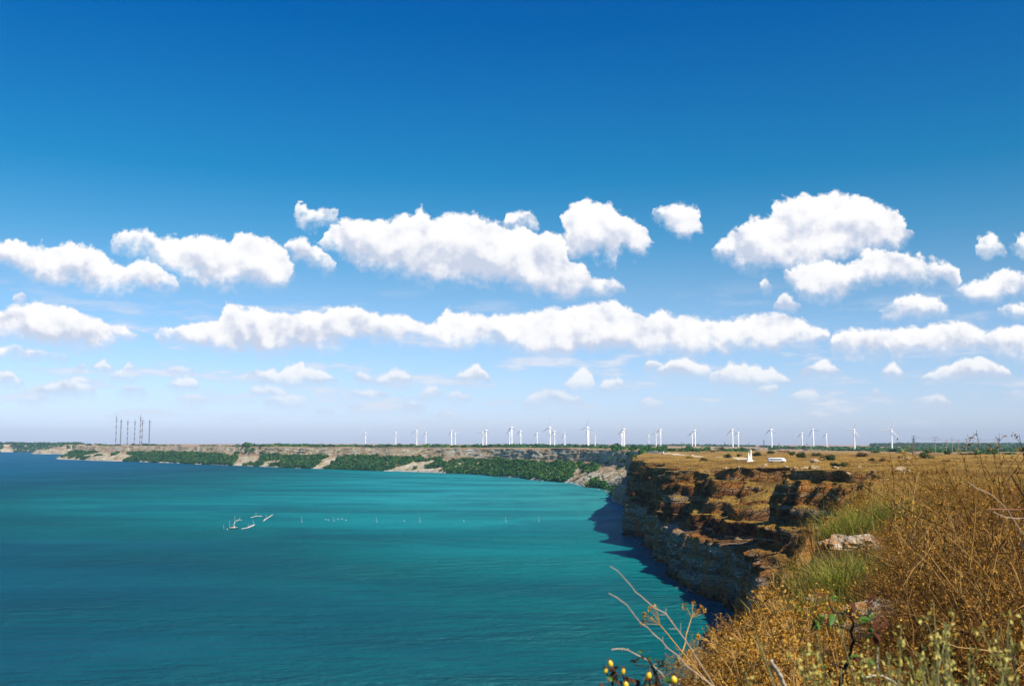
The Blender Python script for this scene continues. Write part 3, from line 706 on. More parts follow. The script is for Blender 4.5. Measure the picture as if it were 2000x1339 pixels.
mast(275, 811, 3650, 11, False, 'tall faint red and white radio mast just left of the double-armed one', 6)
mast(278.6, 818, 3200, 9, False, 'red and white radio mast with two cross arms', 7, 2)
mast(292.6, 820, 3300, 8, True, 'dark grey radio mast, rightmost of the mast group', 7)

# ------------------------------------------------------------------ power poles and pylons
def pole_at(px, ytop, ybase, h): return h * F_PX / (ybase - ytop)
def power_pole(px, ytop, ybase, label, h=11.5, arms=2, mat=None):
    d = pole_at(px, ytop, ybase, h); p = at_depth(px, ytop, d); zb = ground(p.x, p.y); H = max(p.z - zb, h * 0.6)
    root = empty('power_pole', (p.x, p.y, zb), random.uniform(-0.25, 0.25))
    k_ = max(1.0, d / 800)
    MB().tube([(0, 0, -0.6), (0, 0, H)], [0.24 * k_, 0.15 * k_], 7).build('pole', mat or M_CONCRETE, root)
    for q in range(arms):
        z = H - 0.35 - 1.7 * q; w = (1.5, 1.9)[q % 2]
        ar = MB().box((0.18, 0, z), (2 * w, 0.16 * k_, 0.2 * k_)).build('cross_arm', M_WOODPOLE, root)
        for sx in (-w * .9, w * .9):
            MB().tube([(sx + .18, 0, z + .1), (sx + .18, 0, z + .5)], [0.10 * k_, 0.07 * k_], 6).build('insulator', M_STEEL, ar)
    tag(root, label, 'power pole', 'power poles across the plateau')
    return Vector((p.x, p.y, zb + H))
def pylon(px, ytop, ybase, label, h, k_=1.0):
    d = pole_at(px, ytop, ybase, h); p = at_depth(px, ytop, d); zb = ground(p.x, p.y); H = max(p.z - zb, h * .6)
    root = empty('lattice_pylon', (p.x, p.y, zb - 0.2), 0.3)
    mb = MB(); wb, wt = 0.075 * H, 0.022 * H
    cor = ((-1, -1), (1, -1), (1, 1), (-1, 1))
    for cx, cy_ in cor: mb.tube([(cx * wb, cy_ * wb, 0), (cx * wt, cy_ * wt, H * .9)], 0.09 * k_, 4)
    mb.build('leg_frame', M_STEEL, root); mb = MB()
    for q in range(7):
        f0, f1 = q / 7 * .9, (q + 1) / 7 * .9
        for i in range(4):
            c0, c1 = cor[i], cor[(i + 1) % 4]; w0, w1 = wb + (wt - wb) * f0 / .9, wb + (wt - wb) * f1 / .9
            mb.tube([(c0[0] * w0, c0[1] * w0, H * f0), (c1[0] * w1, c1[1] * w1, H * f1)], 0.05 * k_, 3)
            mb.tube([(c1[0] * w0, c1[1] * w0, H * f0), (c0[0] * w1, c0[1] * w1, H * f1)], 0.05 * k_, 3)
    mb.build('brace_lattice', M_STEEL, root)
    for z, w in ((H, .13), (H * .87, .15), (H * .77, .13)):
        MB().tube([(-w * H, 0, z - .2), (0, 0, z), (w * H, 0, z - .2)], 0.11 * k_, 5).build('cross_arm', M_STEEL, root)
    MB().tube([(0, 0, H * .88), (0, 0, H * 1.0)], 0.14 * k_, 5).build('peak', M_STEEL, root)
    tag(root, label, 'pylon')
    return Vector((p.x, p.y, zb + H))
tops = [pylon(1784, 850, 890.5, 'dark lattice pylon standing left of the row of power poles', 12.5)]
for px, yt, yb, lb in ((1826, 852.5, 888, 'first power pole right of the lattice pylon, slim and pale'), (1848, 858.5, 887, 'second power pole right of the lattice pylon, short'),
    (1859, 855, 885, 'third power pole right of the lattice pylon'), (1871, 858, 884.5, 'fourth power pole right of the lattice pylon, squat'),
    (1887, 856, 884, 'fifth power pole right of the lattice pylon, before the brown shrub'), (1911, 856, 883, 'power pole at the left edge of the tall brown shrub'), (1948, 853.6, 883, 'rightmost power pole, rising behind the tall brown shrub')):
    tops.append(power_pole(px, yt, yb, lb))
pylon(1491.8, 858, 873, 'small far lattice pylon standing left of a wind turbine', 22, 2.2)
for px, yt, yb, lb in ((1773, 863, 881, 'thin far power pole just left of the near lattice pylon'), (1414.8, 862, 872.5, 'dark far power pole beside the square dark bush'), (1462.5, 864, 873, 'thin far power pole behind the white monument'),
    (1521, 865, 873, 'thin far power pole right of the far pylon'), (1422, 865, 873, 'faint far power pole right of the dark pole'), (1331, 863, 873, 'faint far power pole left of the two close turbines'), (1576, 865.5, 874, 'faint far power pole between the right-hand turbines')):
    power_pole(px, yt, yb, lb, 12, 1, M_STEEL)
mbw = MB()
def sag(a, b, s_):
    return [a.lerp(b, i / 8) - Vector((0, 0, s_ * 4 * (i / 8) * (1 - i / 8))) for i in range(9)]
for a, b in ((tops[0], tops[1]), (tops[1], tops[3]), (tops[3], tops[5]), (tops[5], tops[6]), (tops[6], tops[7])):
    for off in (-0.8, 0.8): mbw.tube(sag(a + Vector((off, 0, -.4)), b + Vector((off, 0, -.4)), 1.2), 0.035, 3)
tag(mbw.build('power_line', M_STEEL), 'thin sagging power line strung from the pylon along the poles', 'cable')

# ------------------------------------------------------------------ monument and coach on the headland
d = 505; p = flat(1464, d); zb = ground(p.x, p.y); root = empty('monument', (p.x, p.y, zb))
MB().box((0, 0, 0.2), (3.6, 3.0, 0.7)).build('base_step', M_STONEW, root); MB().box((0, 0, 0.8), (2.3, 2.0, 0.6)).build('plinth', M_STONEW, root)
def slab(x0, x1, H, lean): 
    mb = MB(); rr = []
    for f in (0, .3, .6, .85, 1.0):
        w = (x1 - x0) * (1 - .55 * f) * .5; cx = (x0 + x1) / 2 + lean * f; dp = 0.5 * (1 - .4 * f)
        rr.append([(cx - w, -dp, 1.1 + H * f), (cx + w, -dp, 1.1 + H * f), (cx + w, dp, 1.1 + H * f), (cx - w, dp, 1.1 + H * f)])
    mb.loft(rr); mb.build('carved_slab', M_STONEW, root)
slab(0.02, 1.0, 4.9, 0.1); slab(-1.05, -0.02, 3.3, -0.12)
MB().box((0.0, 0, 1.9), (1.3, 0.8, 1.6)).build('core_block', M_STONEW, root)
tag(root, 'white stone monument with two uneven prongs on the headland', 'monument')
d = 480; p = flat(1516, d); zb = ground(p.x, p.y); root = empty('parked_coach', (p.x, p.y, zb + 0.02), 0.06); root.scale = (.86, .86, .86)
def coach_ring(x, hw, z0, z1): return [(x, -hw, z0), (x, -hw, z0 + .5 * (z1 - z0)), (x, -hw * .95, z1 - .25), (x, -hw * .75, z1), (x, hw * .75, z1), (x, hw * .95, z1 - .25), (x, hw, z0 + .5 * (z1 - z0)), (x, hw, z0)]
MB().loft([coach_ring(-4.9, 1.05, .5, 2.1), coach_ring(-4.6, 1.2, .4, 2.55), coach_ring(3.6, 1.2, .4, 2.6), coach_ring(4.4, 1.15, .4, 2.2), coach_ring(4.9, 1.05, .45, 1.4)]).build('body', M_WHITE, root, True)
for i in range(6): MB().box((-3.9 + i * 1.18, -1.19, 1.78), (1.08, 0.09, 0.72)).build('window', M_GLASS, root)
MB().box((4.15, 0, 1.85), (0.5, 1.9, 0.6)).build('windscreen', M_GLASS, root)
for wx in (-3.2, 3.0):
    for wy in (-1.08, 1.08):
        MB().tube([(wx, wy - .13, .45), (wx, wy + .13, .45)], .46, 14).build('wheel', M_TYRE, root)
tag(root, 'white coach with a dark window band parked on the headland', 'coach')

# ------------------------------------------------------------------ boulders and bushes on the plateau
def rock_mesh(name, mat, seed, sq=(1, .8, .6), sub=3):
    bm = bmesh.new(); bmesh.ops.create_icosphere(bm, subdivisions=sub, radius=1.0)
    A = np.array([v.co[:] for v in bm.verts]); A = A * np.array(sq)
    o = seed * 13.7
    dd = fbm(A[:, 0] * 1.1 + o, A[:, 1] * 1.1, A[:, 2] * 1.1, 4) * 0.42
    st = np.round(A[:, 2] * 5 + fbm(A[:, 0] * 2 + o, A[:, 1] * 2, A[:, 2], 2)) / 5
    rd = -np.clip(.16 - np.abs(fbm(A[:, 0] * 1.7 + o, A[:, 1] * 1.7 + 4, A[:, 2] * 2.2, 2)), 0, 1) * 1.5; bk = np.round(fbm(A[:, 0] * 2.4 + o, A[:, 1] * 2.4, A[:, 2] * 3.2, 2) * 3) / 3 * .22
    A = A * (1 + (dd + rd + bk)[:, None]); A[:, 2] = A[:, 2] * .6 + st * .4
    pit = np.clip(fbm(A[:, 0] * 4 + o, A[:, 1] * 4, A[:, 2] * 4, 3), 0, 1) * .16
    A = A * (1 - pit[:, None])
    for v, c in zip(bm.verts, A): v.co = c
    me = bpy.data.meshes.new(name); bm.to_mesh(me); bm.free(); me.materials.append(mat); me.update(); return me
def mat_lime(name, pale, orange, dark, sc=2.0):
    m, N, b = new_mat(name); tc = N.new('ShaderNodeTexCoord'); P = tc.outputs['Object']
    n = N.noise(P, sc, 6, .65); o = N.noise(P, sc * .8, 4, .6, 1.0)
    c = N.ramp(n, [(.3, dark), (.45, tuple(.5 * (a + b_) for a, b_ in zip(dark, pale))), (.6, pale)])
    c = N.mix(N.ss(o, .5, .62, 0, .85), c, orange)
    N.put(b.inputs['Base Color'], c); b.inputs['Roughness'].default_value = .95; b.inputs['Specular IOR Level'].default_value = .1
    bp = N.new('ShaderNodeBump'); bp.inputs['Strength'].default_value = .8; bp.inputs['Distance'].default_value = .08
    N.put(bp.inputs['Height'], N.noise(P, sc * 4, 6, .7)); N.l.new(bp.outputs[0], b.inputs['Normal'])
    return m
M_LIME = mat_lime('lichened_limestone', (0.58, 0.48, 0.36), (0.44, 0.17, 0.035), (0.10, 0.07, 0.04))
M_LIME2 = mat_lime('tan_cliff_boulder', (0.46, 0.34, 0.20), (0.38, 0.17, 0.06), (0.10, 0.065, 0.035), 1.2)
RM = [rock_mesh('boulder', M_LIME2, i, sq) for i, sq in enumerate(((1, .8, .55), (1, .9, .7), (1.1, .7, .5), (.9, .9, .8)))]
rr_ = random.Random(3); nb = 0
# blocks lying along the cliff rim
rim_i = [i for i in range(len(S)) if 225 < S[i, 3] < 470]
for i in rim_i[::6]:
    if nb > 36: break
    if rr_.random() < 0.25: continue
    t_ = rr_.uniform(-2.2, 3.5); x = X[i, NW - 1] + t_; y = Y[i, NW - 1] + rr_.uniform(-1, 1); z = ground(x, y)
    o = link_mesh('rim_boulder', RM[rr_.randrange(4)]); r = rr_.uniform(.6, 1.7)
    o.location = (x, y, z + r * .15); o.scale = (r, r * rr_.uniform(.7, 1.1), r * rr_.uniform(.6, 1)); o.rotation_euler = (rr_.uniform(-.3, .3), rr_.uniform(-.3, .3), rr_.uniform(0, 6.3))
    tag(o, 'tan limestone block on the near cliff rim, %s counting away from the viewer' % ordinal(nb), 'boulder', 'blocks along the cliff rim'); nb += 1
for (px, dd_, r, lb) in ((1586, 470, 1.9, 'pale boulder heap left of the big green bush behind the rim'), (1592, 462, 2.2, 'largest pale boulder beside the green bush behind the rim'), (1766, 500, 1.4, 'flat pale boulder near the foot of the lattice pylon'), (1756, 520, 1.2, 'small pale boulder left of the flat one near the pylon')):
    p = flat(px, dd_); o = link_mesh('pale_boulder', RM[nb % 4]); o.data = o.data.copy(); o.data.materials[0] = M_LIME; nb += 1
    o.location = (p.x, p.y, ground(p.x, p.y) + r * .2); o.scale = (r * 1.3, r, r * .8); o.rotation_euler = (0, 0, nb)
    tag(o, lb, 'boulder')

def leaf_cloud(n, rnd, sq=(1, 1, .7), leaf=0.22, lobes=7):
    """many small leaf faces spread through several uneven lobes"""
    mb = MB(); L = []
    for _ in range(lobes):
        a = rnd.uniform(0, 6.28); r = rnd.uniform(0, .62)
        L.append((Vector((math.cos(a) * r * sq[0], math.sin(a) * r * sq[1], rnd.uniform(.25, .85) * sq[2])), rnd.uniform(.28, .48)))
    for _ in range(n):
        c, r = L[rnd.randrange(lobes)]
        d_ = Vector((rnd.gauss(0, 1), rnd.gauss(0, 1), rnd.gauss(0, 1) * .8)).normalized()
        p = c + d_ * (r * rnd.uniform(.55, 1.05)); p.z = max(p.z, .02)
        a = Vector((rnd.gauss(0, 1), rnd.gauss(0, 1), rnd.gauss(0, 1))); a = (a - d_ * a.dot(d_) * .6).normalized()
        b = d_.cross(a).normalized(); q = leaf * rnd.uniform(.6, 1.4)
        mb.quad(p, a * q, b * q * .8)
    return mb
BM = []
for i in range(4):
    r = random.Random(40 + i); mb = leaf_cloud(420, r, leaf=.16, lobes=9); st = MB()
    for q in range(5):
        a = r.uniform(0, 6.28); st.tube([(0, 0, -.1), (math.cos(a) * .2, math.sin(a) * .2, .3), (math.cos(a) * .45, math.sin(a) * .45, .6)], [.04, .03, .012], 4)
    BM.append((mb, st))
BMESH = [(mb.mesh('crown', M_BUSHGREEN), st.mesh('stems', M_BARK)) for mb, st in BM]
BMESHB = [(mb.mesh('crown', M_BUSHBROWN), me2_[1]) for (mb, st), me2_ in zip(BM, BMESH)]
bush_spec = [(1410,878,13,11,0,'square dark green bush below the far dark pole'),(1419,890,22,10,0,'bright green round bush left of the monument'),(1442,889.5,14,7,0,'small green bush between the round bush and the monument'),
 (1479,889,25,10,0,'wide dark green bush just right of the monument'),(1503,887,24,7,0,'low green bush behind the coach'),(1563,893,30,14,0,'large dark green bush right of the coach'),(1545,889,20,8,0,'dark bush between the coach and the large bush'),(1594,890,20,10,0,'dark green bush beside the pale boulders'),
 (1373,893,22,8,0,'round green bush on the pale track'),(1346,890,18,6,0,'small green bush at the bend of the track'),(1352,882,14,6,0,'dark bush below the pair of close turbines'),(1324,881,24,5,0,'long low bush behind the track'),(1305,880,14,4,0,'low bush at the end of the white wall'),
 (1276,878,10,4,0,'tiny bush left on the headland skyline'),(1620,896,38,15,0,'spreading dark green bush at the right of the rim'),(1802,892,28,13,0,'dark rounded bush right of the lattice pylon'),(1820,893,20,8,0,'low dark bush beside the first pole'),(1813,881,22,7,0,'far dark bush behind the first pole'),
 (1851,887,20,10,0,'yellow-green bush among the power poles'),(1636,911,38,11,0,'low bright green bush at the edge of the rim'),(1702,898,20,8,1,'brown-green bush in the grass left of the last turbine'),(1708,884,24,6,0,'far low green bush between the last two turbines'),(1758,892,14,5,1,'small brown bush below the last turbine'),
 (1846,900,22,6,1,'low brown bush in the grass below the poles'),(1722,901,26,7,1,'low brown thicket in the golden grass'),(1241,878,12,5,0,'small green bush at the bay corner of the rim'),(1235,886,16,5,0,'low green bush just below the bay corner'),(1357,903,22,4,1,'flat brown bush near the middle of the headland'),(1680,893,34,10,1,'brown bush cluster on the golden slope'),(1655,905,26,8,1,'tawny bush above the rim rocks'),
 (1390,884,16,5,1,'low brown bush behind the track'),(1530,880,26,5,1,'far brown scrub patch behind the coach'),(1470,879,26,5,1,'far brown scrub patch behind the monument'),(1760,884,30,5,0,'far green scrub strip under the last turbine'),(1880,887,24,7,0,'dark scrub behind the fifth pole'),(1900,886,24,7,0,'dark scrub at the edge of the tall brown shrub')]
for i, (px, yb, w, h, br, lb) in enumerate(bush_spec):
    dd_ = 8.3 * F_PX / (yb - EYE); dd_ = min(dd_, 1100)
    p = flat(px, dd_); z = ground(p.x, p.y)
    root = empty('plateau_bush', (p.x, p.y, z - .1), i * 1.3)
    me_c, me_s = (BMESHB if br else BMESH)[i % 4]
    link_mesh('crown', me_c, root); link_mesh('stems', me_s, root)
    sx = w * dd_ / F_PX / 1.7; root.scale = (sx, sx, h * dd_ / F_PX / .9)
    tag(root, lb, 'bush', 'bushes scattered over the plateau')

# ------------------------------------------------------------------ the wood on the far slopes: one mass of trees
def clumps(cen, rad, hgt, nl, leaf, name, mat, label, cat):
    n = len(cen); a = rng.uniform(0, 2 * np.pi, (n, nl)); zc = rng.uniform(-.35, 1, (n, nl)); q = np.sqrt(np.clip(1 - zc ** 2, 0, 1)); sh = rng.uniform(.55, 1.2, (n, nl))
    P = np.stack([cen[:, None, 0] + rad[:, None] * q * np.cos(a) * sh, cen[:, None, 1] + rad[:, None] * q * np.sin(a) * sh, cen[:, None, 2] + hgt[:, None] * (.45 + .55 * zc * sh)], 2).reshape(-1, 3)
    nr = np.stack([q * np.cos(a), q * np.sin(a), zc * .8 + .2], 2).reshape(-1, 3) + rng.normal(0, .35, (n * nl, 3)); nr /= np.linalg.norm(nr, axis=1)[:, None]
    t = np.cross(nr, rng.normal(0, 1, nr.shape)); t /= np.linalg.norm(t, axis=1)[:, None]; b_ = np.cross(nr, t)
    s_ = (leaf * rng.uniform(.6, 1.35, n * nl) * np.repeat(rad, nl))[:, None]
    Vv = np.stack([P - t * s_, P + b_ * s_ * .8, P + t * s_, P - b_ * s_ * .8], 1).reshape(-1, 3)
    Ff = np.arange(len(Vv)).reshape(-1, 4)
    o = link_mesh(name, mesh_np(name, Vv, Ff, mat, smooth=False)); tag(o, label, cat, kind='stuff'); return o
cen = []; rad = []; hg = []
fi = np.where((S[:, 7] > .55) & (S[:, 0] > -1395))[0]
arc = np.concatenate([[0], np.cumsum(np.hypot(np.diff(S[fi, 0]), np.diff(S[fi, 1])))])
for _ in range(15000):
    s_ = rng.uniform(0, arc[-1]); i = fi[min(np.searchsorted(arc, s_), len(fi) - 1)]; j = int(rng.uniform(12, 72))
    x, y, z = V[i, j]; px = 1000 + x / y * F_PX
    dens = fbm(np.array([x * .012]), np.array([y * .012]), np.array([z * .03]), 3)[0]
    f = j / 72
    dens -= .75 * float(sstep(px + 60 * fbm(np.array([x * .01]), np.array([y * .01]), np.array([1.1]), 2)[0], 290, 230)) * (0 if (140 < px < 205 and f > .25) else 1)
    if 615 < px - (f - .3) * 45 < 640: continue
    if f < .30 and fbm(np.array([x * .02 + 50]), np.array([y * .02]), np.array([0.]), 2)[0] > -.05 and px < 1120: continue
    if f > .93 and dens < .25: continue
    if px > 1165 and f > .4: continue
    if dens < -.42 + .2 * (px < 480): continue
    if 1185 < px < 1230 and rng.uniform() < .8: continue
    r = rng.choice([1.1, 1.5, 2.1, 2.8, 3.4]) * rng.uniform(.85, 1.15) * (1.0 + .3 * (y > 1800)); cen.append((x, y, z - .4)); rad.append(r); hg.append(r * rng.uniform(.95, 1.6))
print('TREES', len(cen))
clumps(np.array(cen), np.array(rad), np.array(hg), 30, .42, 'hillside_wood', M_WOODGREEN, 'dense dark green wood covering the slope below the far cliffs', 'wood')
# the farthest headland is wooded down to the sea
cen = []; rad = []; hg = []
li = np.where(S[:, 0] < -2235)[0]
for _ in range(2600):
    i = rng.choice(li); j = int(rng.uniform(8, 140))
    x, y, z = V[i, j] + np.array([rng.normal(0, 6), rng.normal(0, 6), 0]); px = 1000 + x / y * F_PX
    if 5 < px < 34 and j < 105 and (px - 20) ** 2 < (j / 105 * -13 + 18) ** 2: continue
    cen.append((x, y, z - 1)); r = rng.uniform(6, 11); rad.append(r); hg.append(r * .9)
clumps(np.array(cen), np.array(rad), np.array(hg), 24, .5, 'far_headland_wood', M_WOODGREEN, 'blue hazy wood on the farthest headland at the left', 'wood')
# far tree lines and scrub on the plateau
cen = []; rad = []; hg = []
for _ in range(5200):
    u_ = rng.uniform(-.52, .60); y = rng.choice([2350, 2900, 3600, 4300, 4700]) + rng.normal(0, 60) + 400 * u_; x = u_ * y
    if fbm(np.array([x * .003]), np.array([y * .0015]), np.array([3.3]), 3)[0] < (.05 if u_ < .12 else -.12): continue
    z = ground(x, y, -99)
    if z < 20: continue
    r = rng.uniform(3, 7); cen.append((x, y, z - 1)); rad.append(r * 1.6); hg.append(r * rng.uniform(.8, 1.35))
for _ in range(2600):
    u_ = rng.uniform(.36, .62); y = 5250 + rng.normal(0, 130); x = u_ * y; z = ground(x, y, -99)
    if z < 10: continue
    cen.append((x, y, z - 1)); rad.append(rng.uniform(9, 16)); hg.append(rng.uniform(9, 15))
for _ in range(1500):
    u_ = rng.uniform(.08, .58); y = rng.uniform(620, 2000); x = u_ * y
    if fbm(np.array([x * .006]), np.array([y * .003]), np.array([8.3]), 3)[0] < .12: continue
    z = ground(x, y, -99)
    if z < 20: continue
    r = rng.uniform(.8, 1.9) * (1 + y / 2500); cen.append((x, y, z - .3)); rad.append(r * 1.7); hg.append(r)
clumps(np.array(cen), np.array(rad), np.array(hg), 22, .5, 'distant_scrub', M_WOODGREEN, 'dark tree lines and scrub along the plateau skyline', 'scrub')

# ------------------------------------------------------------------ fallen blocks along the cliff foot
M_WET = mat_lime('wet_fallen_block', (0.30, 0.25, 0.19), (0.16, 0.08, 0.03), (0.05, 0.04, 0.03), 1.0)
WETM = [m_.copy() for m_ in RM]
for m_ in WETM: m_.materials[0] = M_WET
rs = random.Random(21); cand = [i for i in range(len(S)) if 285 < S[i, 1] < 1150 and S[i, 0] > 40]; acc = [0]
for a_, b_ in zip(cand[:-1], cand[1:]): acc.append(acc[-1] + math.hypot(S[b_, 0] - S[a_, 0], S[b_, 1] - S[a_, 1]))
for q in range(39):
    i = cand[int(np.searchsorted(acc, acc[-1] * (q + rs.random() * .8) / 39 * .98))]
    o = link_mesh('fallen_block', WETM[q % 4])
    r = rs.uniform(.7, 2.1); off = rs.uniform(.2, 3.5)
    o.location = (S[i, 0] - off, S[i, 1] + rs.uniform(-2, 2), rs.uniform(-.3, .25)); o.scale = (r, r * rs.uniform(.7, 1.2), r * rs.uniform(.5, .9)); o.rotation_euler = (rs.uniform(-.3, .3), rs.uniform(-.3, .3), rs.uniform(0, 6.3))
    tag(o, 'wet fallen block at the foot of the cliff, %s counting away from the viewer' % ordinal(q), 'boulder', 'fallen blocks along the cliff foot')

# ------------------------------------------------------------------ stake nets and a boat in the bay
def lean_pole(root, name, x, yb, yt, mat=M_PALEWOOD, dx=0, r=.055):
    a = on_plane(x, yb, 0); b = at_depth(x + dx, yt, a.y); o = root.location
    MB().tube([Vector((a.x, a.y, -1.2)) - o, Vector((b.x, b.y, b.z)) - o], [r, r * .75], 6).build(name, mat, root)
def stake(x, yb, yt, label, fl=True):
    a = on_plane(x, yb, 0); root = empty('net_stake', (a.x, a.y, 0)); lean_pole(root, 'pole', x, yb, yt, dx=random.uniform(-.6, .6))
    if fl: MB().blob((0.4, -.2, .06), .2, (1.3, 1, .8)).build('float', M_FLOAT, root, True)
    tag(root, label, 'stake', 'stakes of the fishing net line')
for x, yb, yt, lb in ((589, 1018.5, 1009, 'thin net stake nearest to the stake-net enclosure'), (652, 1017, 1009, 'faint net stake between the small white floats'), (735.5, 1018.5, 1009.5, 'net stake with a white float, right of the small floats'), (820, 1019, 1008, 'tall net stake in the middle of the stake line'),
                      (988, 1018.5, 1009, 'net stake, second from the cliff'), (1052, 1018, 1008, 'net stake nearest to the cliff')): stake(x, yb, yt, lb)
for x, yb, lb in ((636, 1014, 'small white net float, leftmost of the float cluster'), (641, 1015, 'small white net float, second of the float cluster'), (660, 1014, 'small white net float, third of the float cluster'), (668, 1013.5, 'small white net float, fourth of the float cluster'), (676, 1016, 'small white net float, rightmost of the float cluster'), (790, 1017.5, 'lone white float left of the tall middle stake'), (906, 1017.5, 'lone white float right of the tall middle stake'), (444, 1033.5, 'white float beside the leftmost stake of the enclosure')):
    a = on_plane(x, yb, 0); root = empty('net_float', (a.x, a.y, 0)); MB().blob((0, 0, .06), .24, (1.4, 1, .8)).build('float_body', M_FLOAT, root, True); MB().tube([(0, 0, .4), (0, 0, .8)], .06, 5).build('stick', M_PALEWOOD, root)
    tag(root, lb, 'float', 'floats of the fishing net line')
a = on_plane(485, 1020, 0); root = empty('stake_net_enclosure', (a.x, a.y, 0))
for x, yb, yt, dx in ((437.5, 1033, 1024, -.6), (448.7, 1030, 1016, -.3), (459, 1019, 1006, -.2), (468, 1014.5, 1009.5, 0), (500, 1007.5, 999, 0), (496.5, 1024.5, 1014, -2.2), (485, 1029, 1022, 0), (520, 1011, 1004, 0), (532, 1007, 1003, .6)):
    lean_pole(root, 'pole', x, yb, yt, dx=dx)
for segs in (((461, 1017), (466, 1014.5), (471.5, 1015)), ((490, 1010), (496, 1008.5), (500, 1007.4), (512, 1007.2)), ((514.5, 1017), (521, 1012), (527, 1008.5), (532, 1004.6)), ((516, 1014.5), (523, 1010.5), (528, 1007.2)), ((472, 1032), (483, 1030), (490, 1026), (497.5, 1024)), ((484, 1030), (491, 1027.5), (497, 1024.6)), ((456.5, 1024.5), (459, 1018.5))):
    pts = [on_plane(x, y, .15) - root.location for x, y in segs]
    MB().tube(pts, [.2] * len(pts), 5).build('floating_boom', M_PALEWOOD, root)
tag(root, 'ring of bleached poles and floating booms of a stake net', 'stake net')
a = on_plane(456, 1032, 0); root = empty('fishing_boat', (a.x, a.y, 0), 0.12)
rings = []
for x, hw, zk, zt in ((-2.1, .55, -.15, .62), (-1.2, .8, -.25, .55), (0, .88, -.28, .52), (1.2, .75, -.25, .6), (1.9, .35, -.1, .78), (2.3, .05, .2, .95)):
    rings.append([(x, -hw, zt), (x, -hw * .75, (zk + zt) / 2 - .1), (x, 0, zk), (x, hw * .75, (zk + zt) / 2 - .1), (x, hw, zt)])
MB().loft(rings).build('hull', M_HULL, root)
for sgn in (-1, 1): MB().tube([(r_[0][0], sgn * abs(r_[0][1]), r_[0][2] + .04) for r_ in rings], .09, 5).build('gunwale', M_PALEWOOD, root)
for x in (-1.1, .6): MB().box((x, 0, .42), (.3, 1.5, .08)).build('thwart', M_PALEWOOD, root)
MB().blob((-.2, 0, .8), .62, (1.5, .95, .75), 12, 8, .14, random.Random(4)).build('net_heap', M_NET, root)
MB().blob((.5, .1, 1.1), .36, (1, 1, 1.2), 10, 7, .1, random.Random(5)).build('float_pile', M_FLOAT, root)
tag(root, 'small dark rowing boat heaped with tan net beside the enclosure', 'boat')

# ------------------------------------------------------------------ foreground plants
M_TWIG = leafy('dry_twig', [(0, (0.03, 0.012, 0.004)), (.45, (0.13, 0.06, 0.015)), (.8, (0.36, 0.20, 0.055)), (1, (0.60, 0.42, 0.18))], .8, .05, .15, .25)
M_DRYLEAF = leafy('dry_brown_leaf', [(0, (0.03, 0.012, 0.002)), (.32, (0.15, 0.06, 0.008)), (.62, (0.42, 0.19, 0.022)), (.88, (0.64, 0.36, 0.05)), (1, (0.78, 0.54, 0.13))], .7, .25, .2, .35)
M_GOLDLEAF = leafy('golden_seed_head', [(0, (0.10, 0.038, 0.005)), (.5, (0.40, 0.18, 0.018)), (.85, (0.60, 0.34, 0.05)), (1, (0.76, 0.52, 0.12))], .7, .25, .2, .3)
M_GREENGRASS = leafy('yellow_green_grass', [(0, (0.05, 0.07, 0.008)), (.45, (0.20, 0.22, 0.022)), (.78, (0.40, 0.36, 0.06)), (1, (0.58, 0.47, 0.15))], .6, .3, .25, .3)
M_DRYGRASS = leafy('dry_grass_blade', [(0, (0.05, 0.022, 0.004)), (.45, (0.23, 0.115, 0.018)), (.8, (0.44, 0.25, 0.045)), (1, (0.60, 0.43, 0.13))], .7, .25, .2, 0)
M_WORM = leafy('grey_green_wormwood', [(0, (0.16, 0.15, 0.025)), (.5, (0.42, 0.36, 0.075)), (1, (0.66, 0.55, 0.18))], .75, .2, .15, .2)
M_GREENLEAF = leafy('fresh_green_leaf', [(0, (0.03, 0.09, 0.012)), (.6, (0.08, 0.19, 0.02)), (1, (0.20, 0.30, 0.04))], .45, .3, .4, .1)
M_REDLEAF = leafy('withered_red_brown_leaf', [(0, (0.035, 0.012, 0.006)), (.6, (0.11, 0.035, 0.014)), (1, (0.26, 0.11, 0.035))], .7, .2, .2, .1)
M_PALETWIG = plain('bleached_twig_bark', (0.52, 0.38, 0.26), .8, .2, .25, scale=30)
M_CUTBARK = plain('grey_peeling_bark', (0.50, 0.42, 0.33), .85, .2, .5, scale=40)
M_DARKBARK = plain('dark_wet_bark', (0.035, 0.02, 0.012), .8, .2, .4, scale=20)
M_REDSTEM = plain('red_brown_stem', (0.24, 0.11, 0.055), .75, .25, .35, scale=20)
M_HIP = plain('yellow_rose_hip', (0.80, 0.50, 0.02), .3, .5, .18, scale=60)

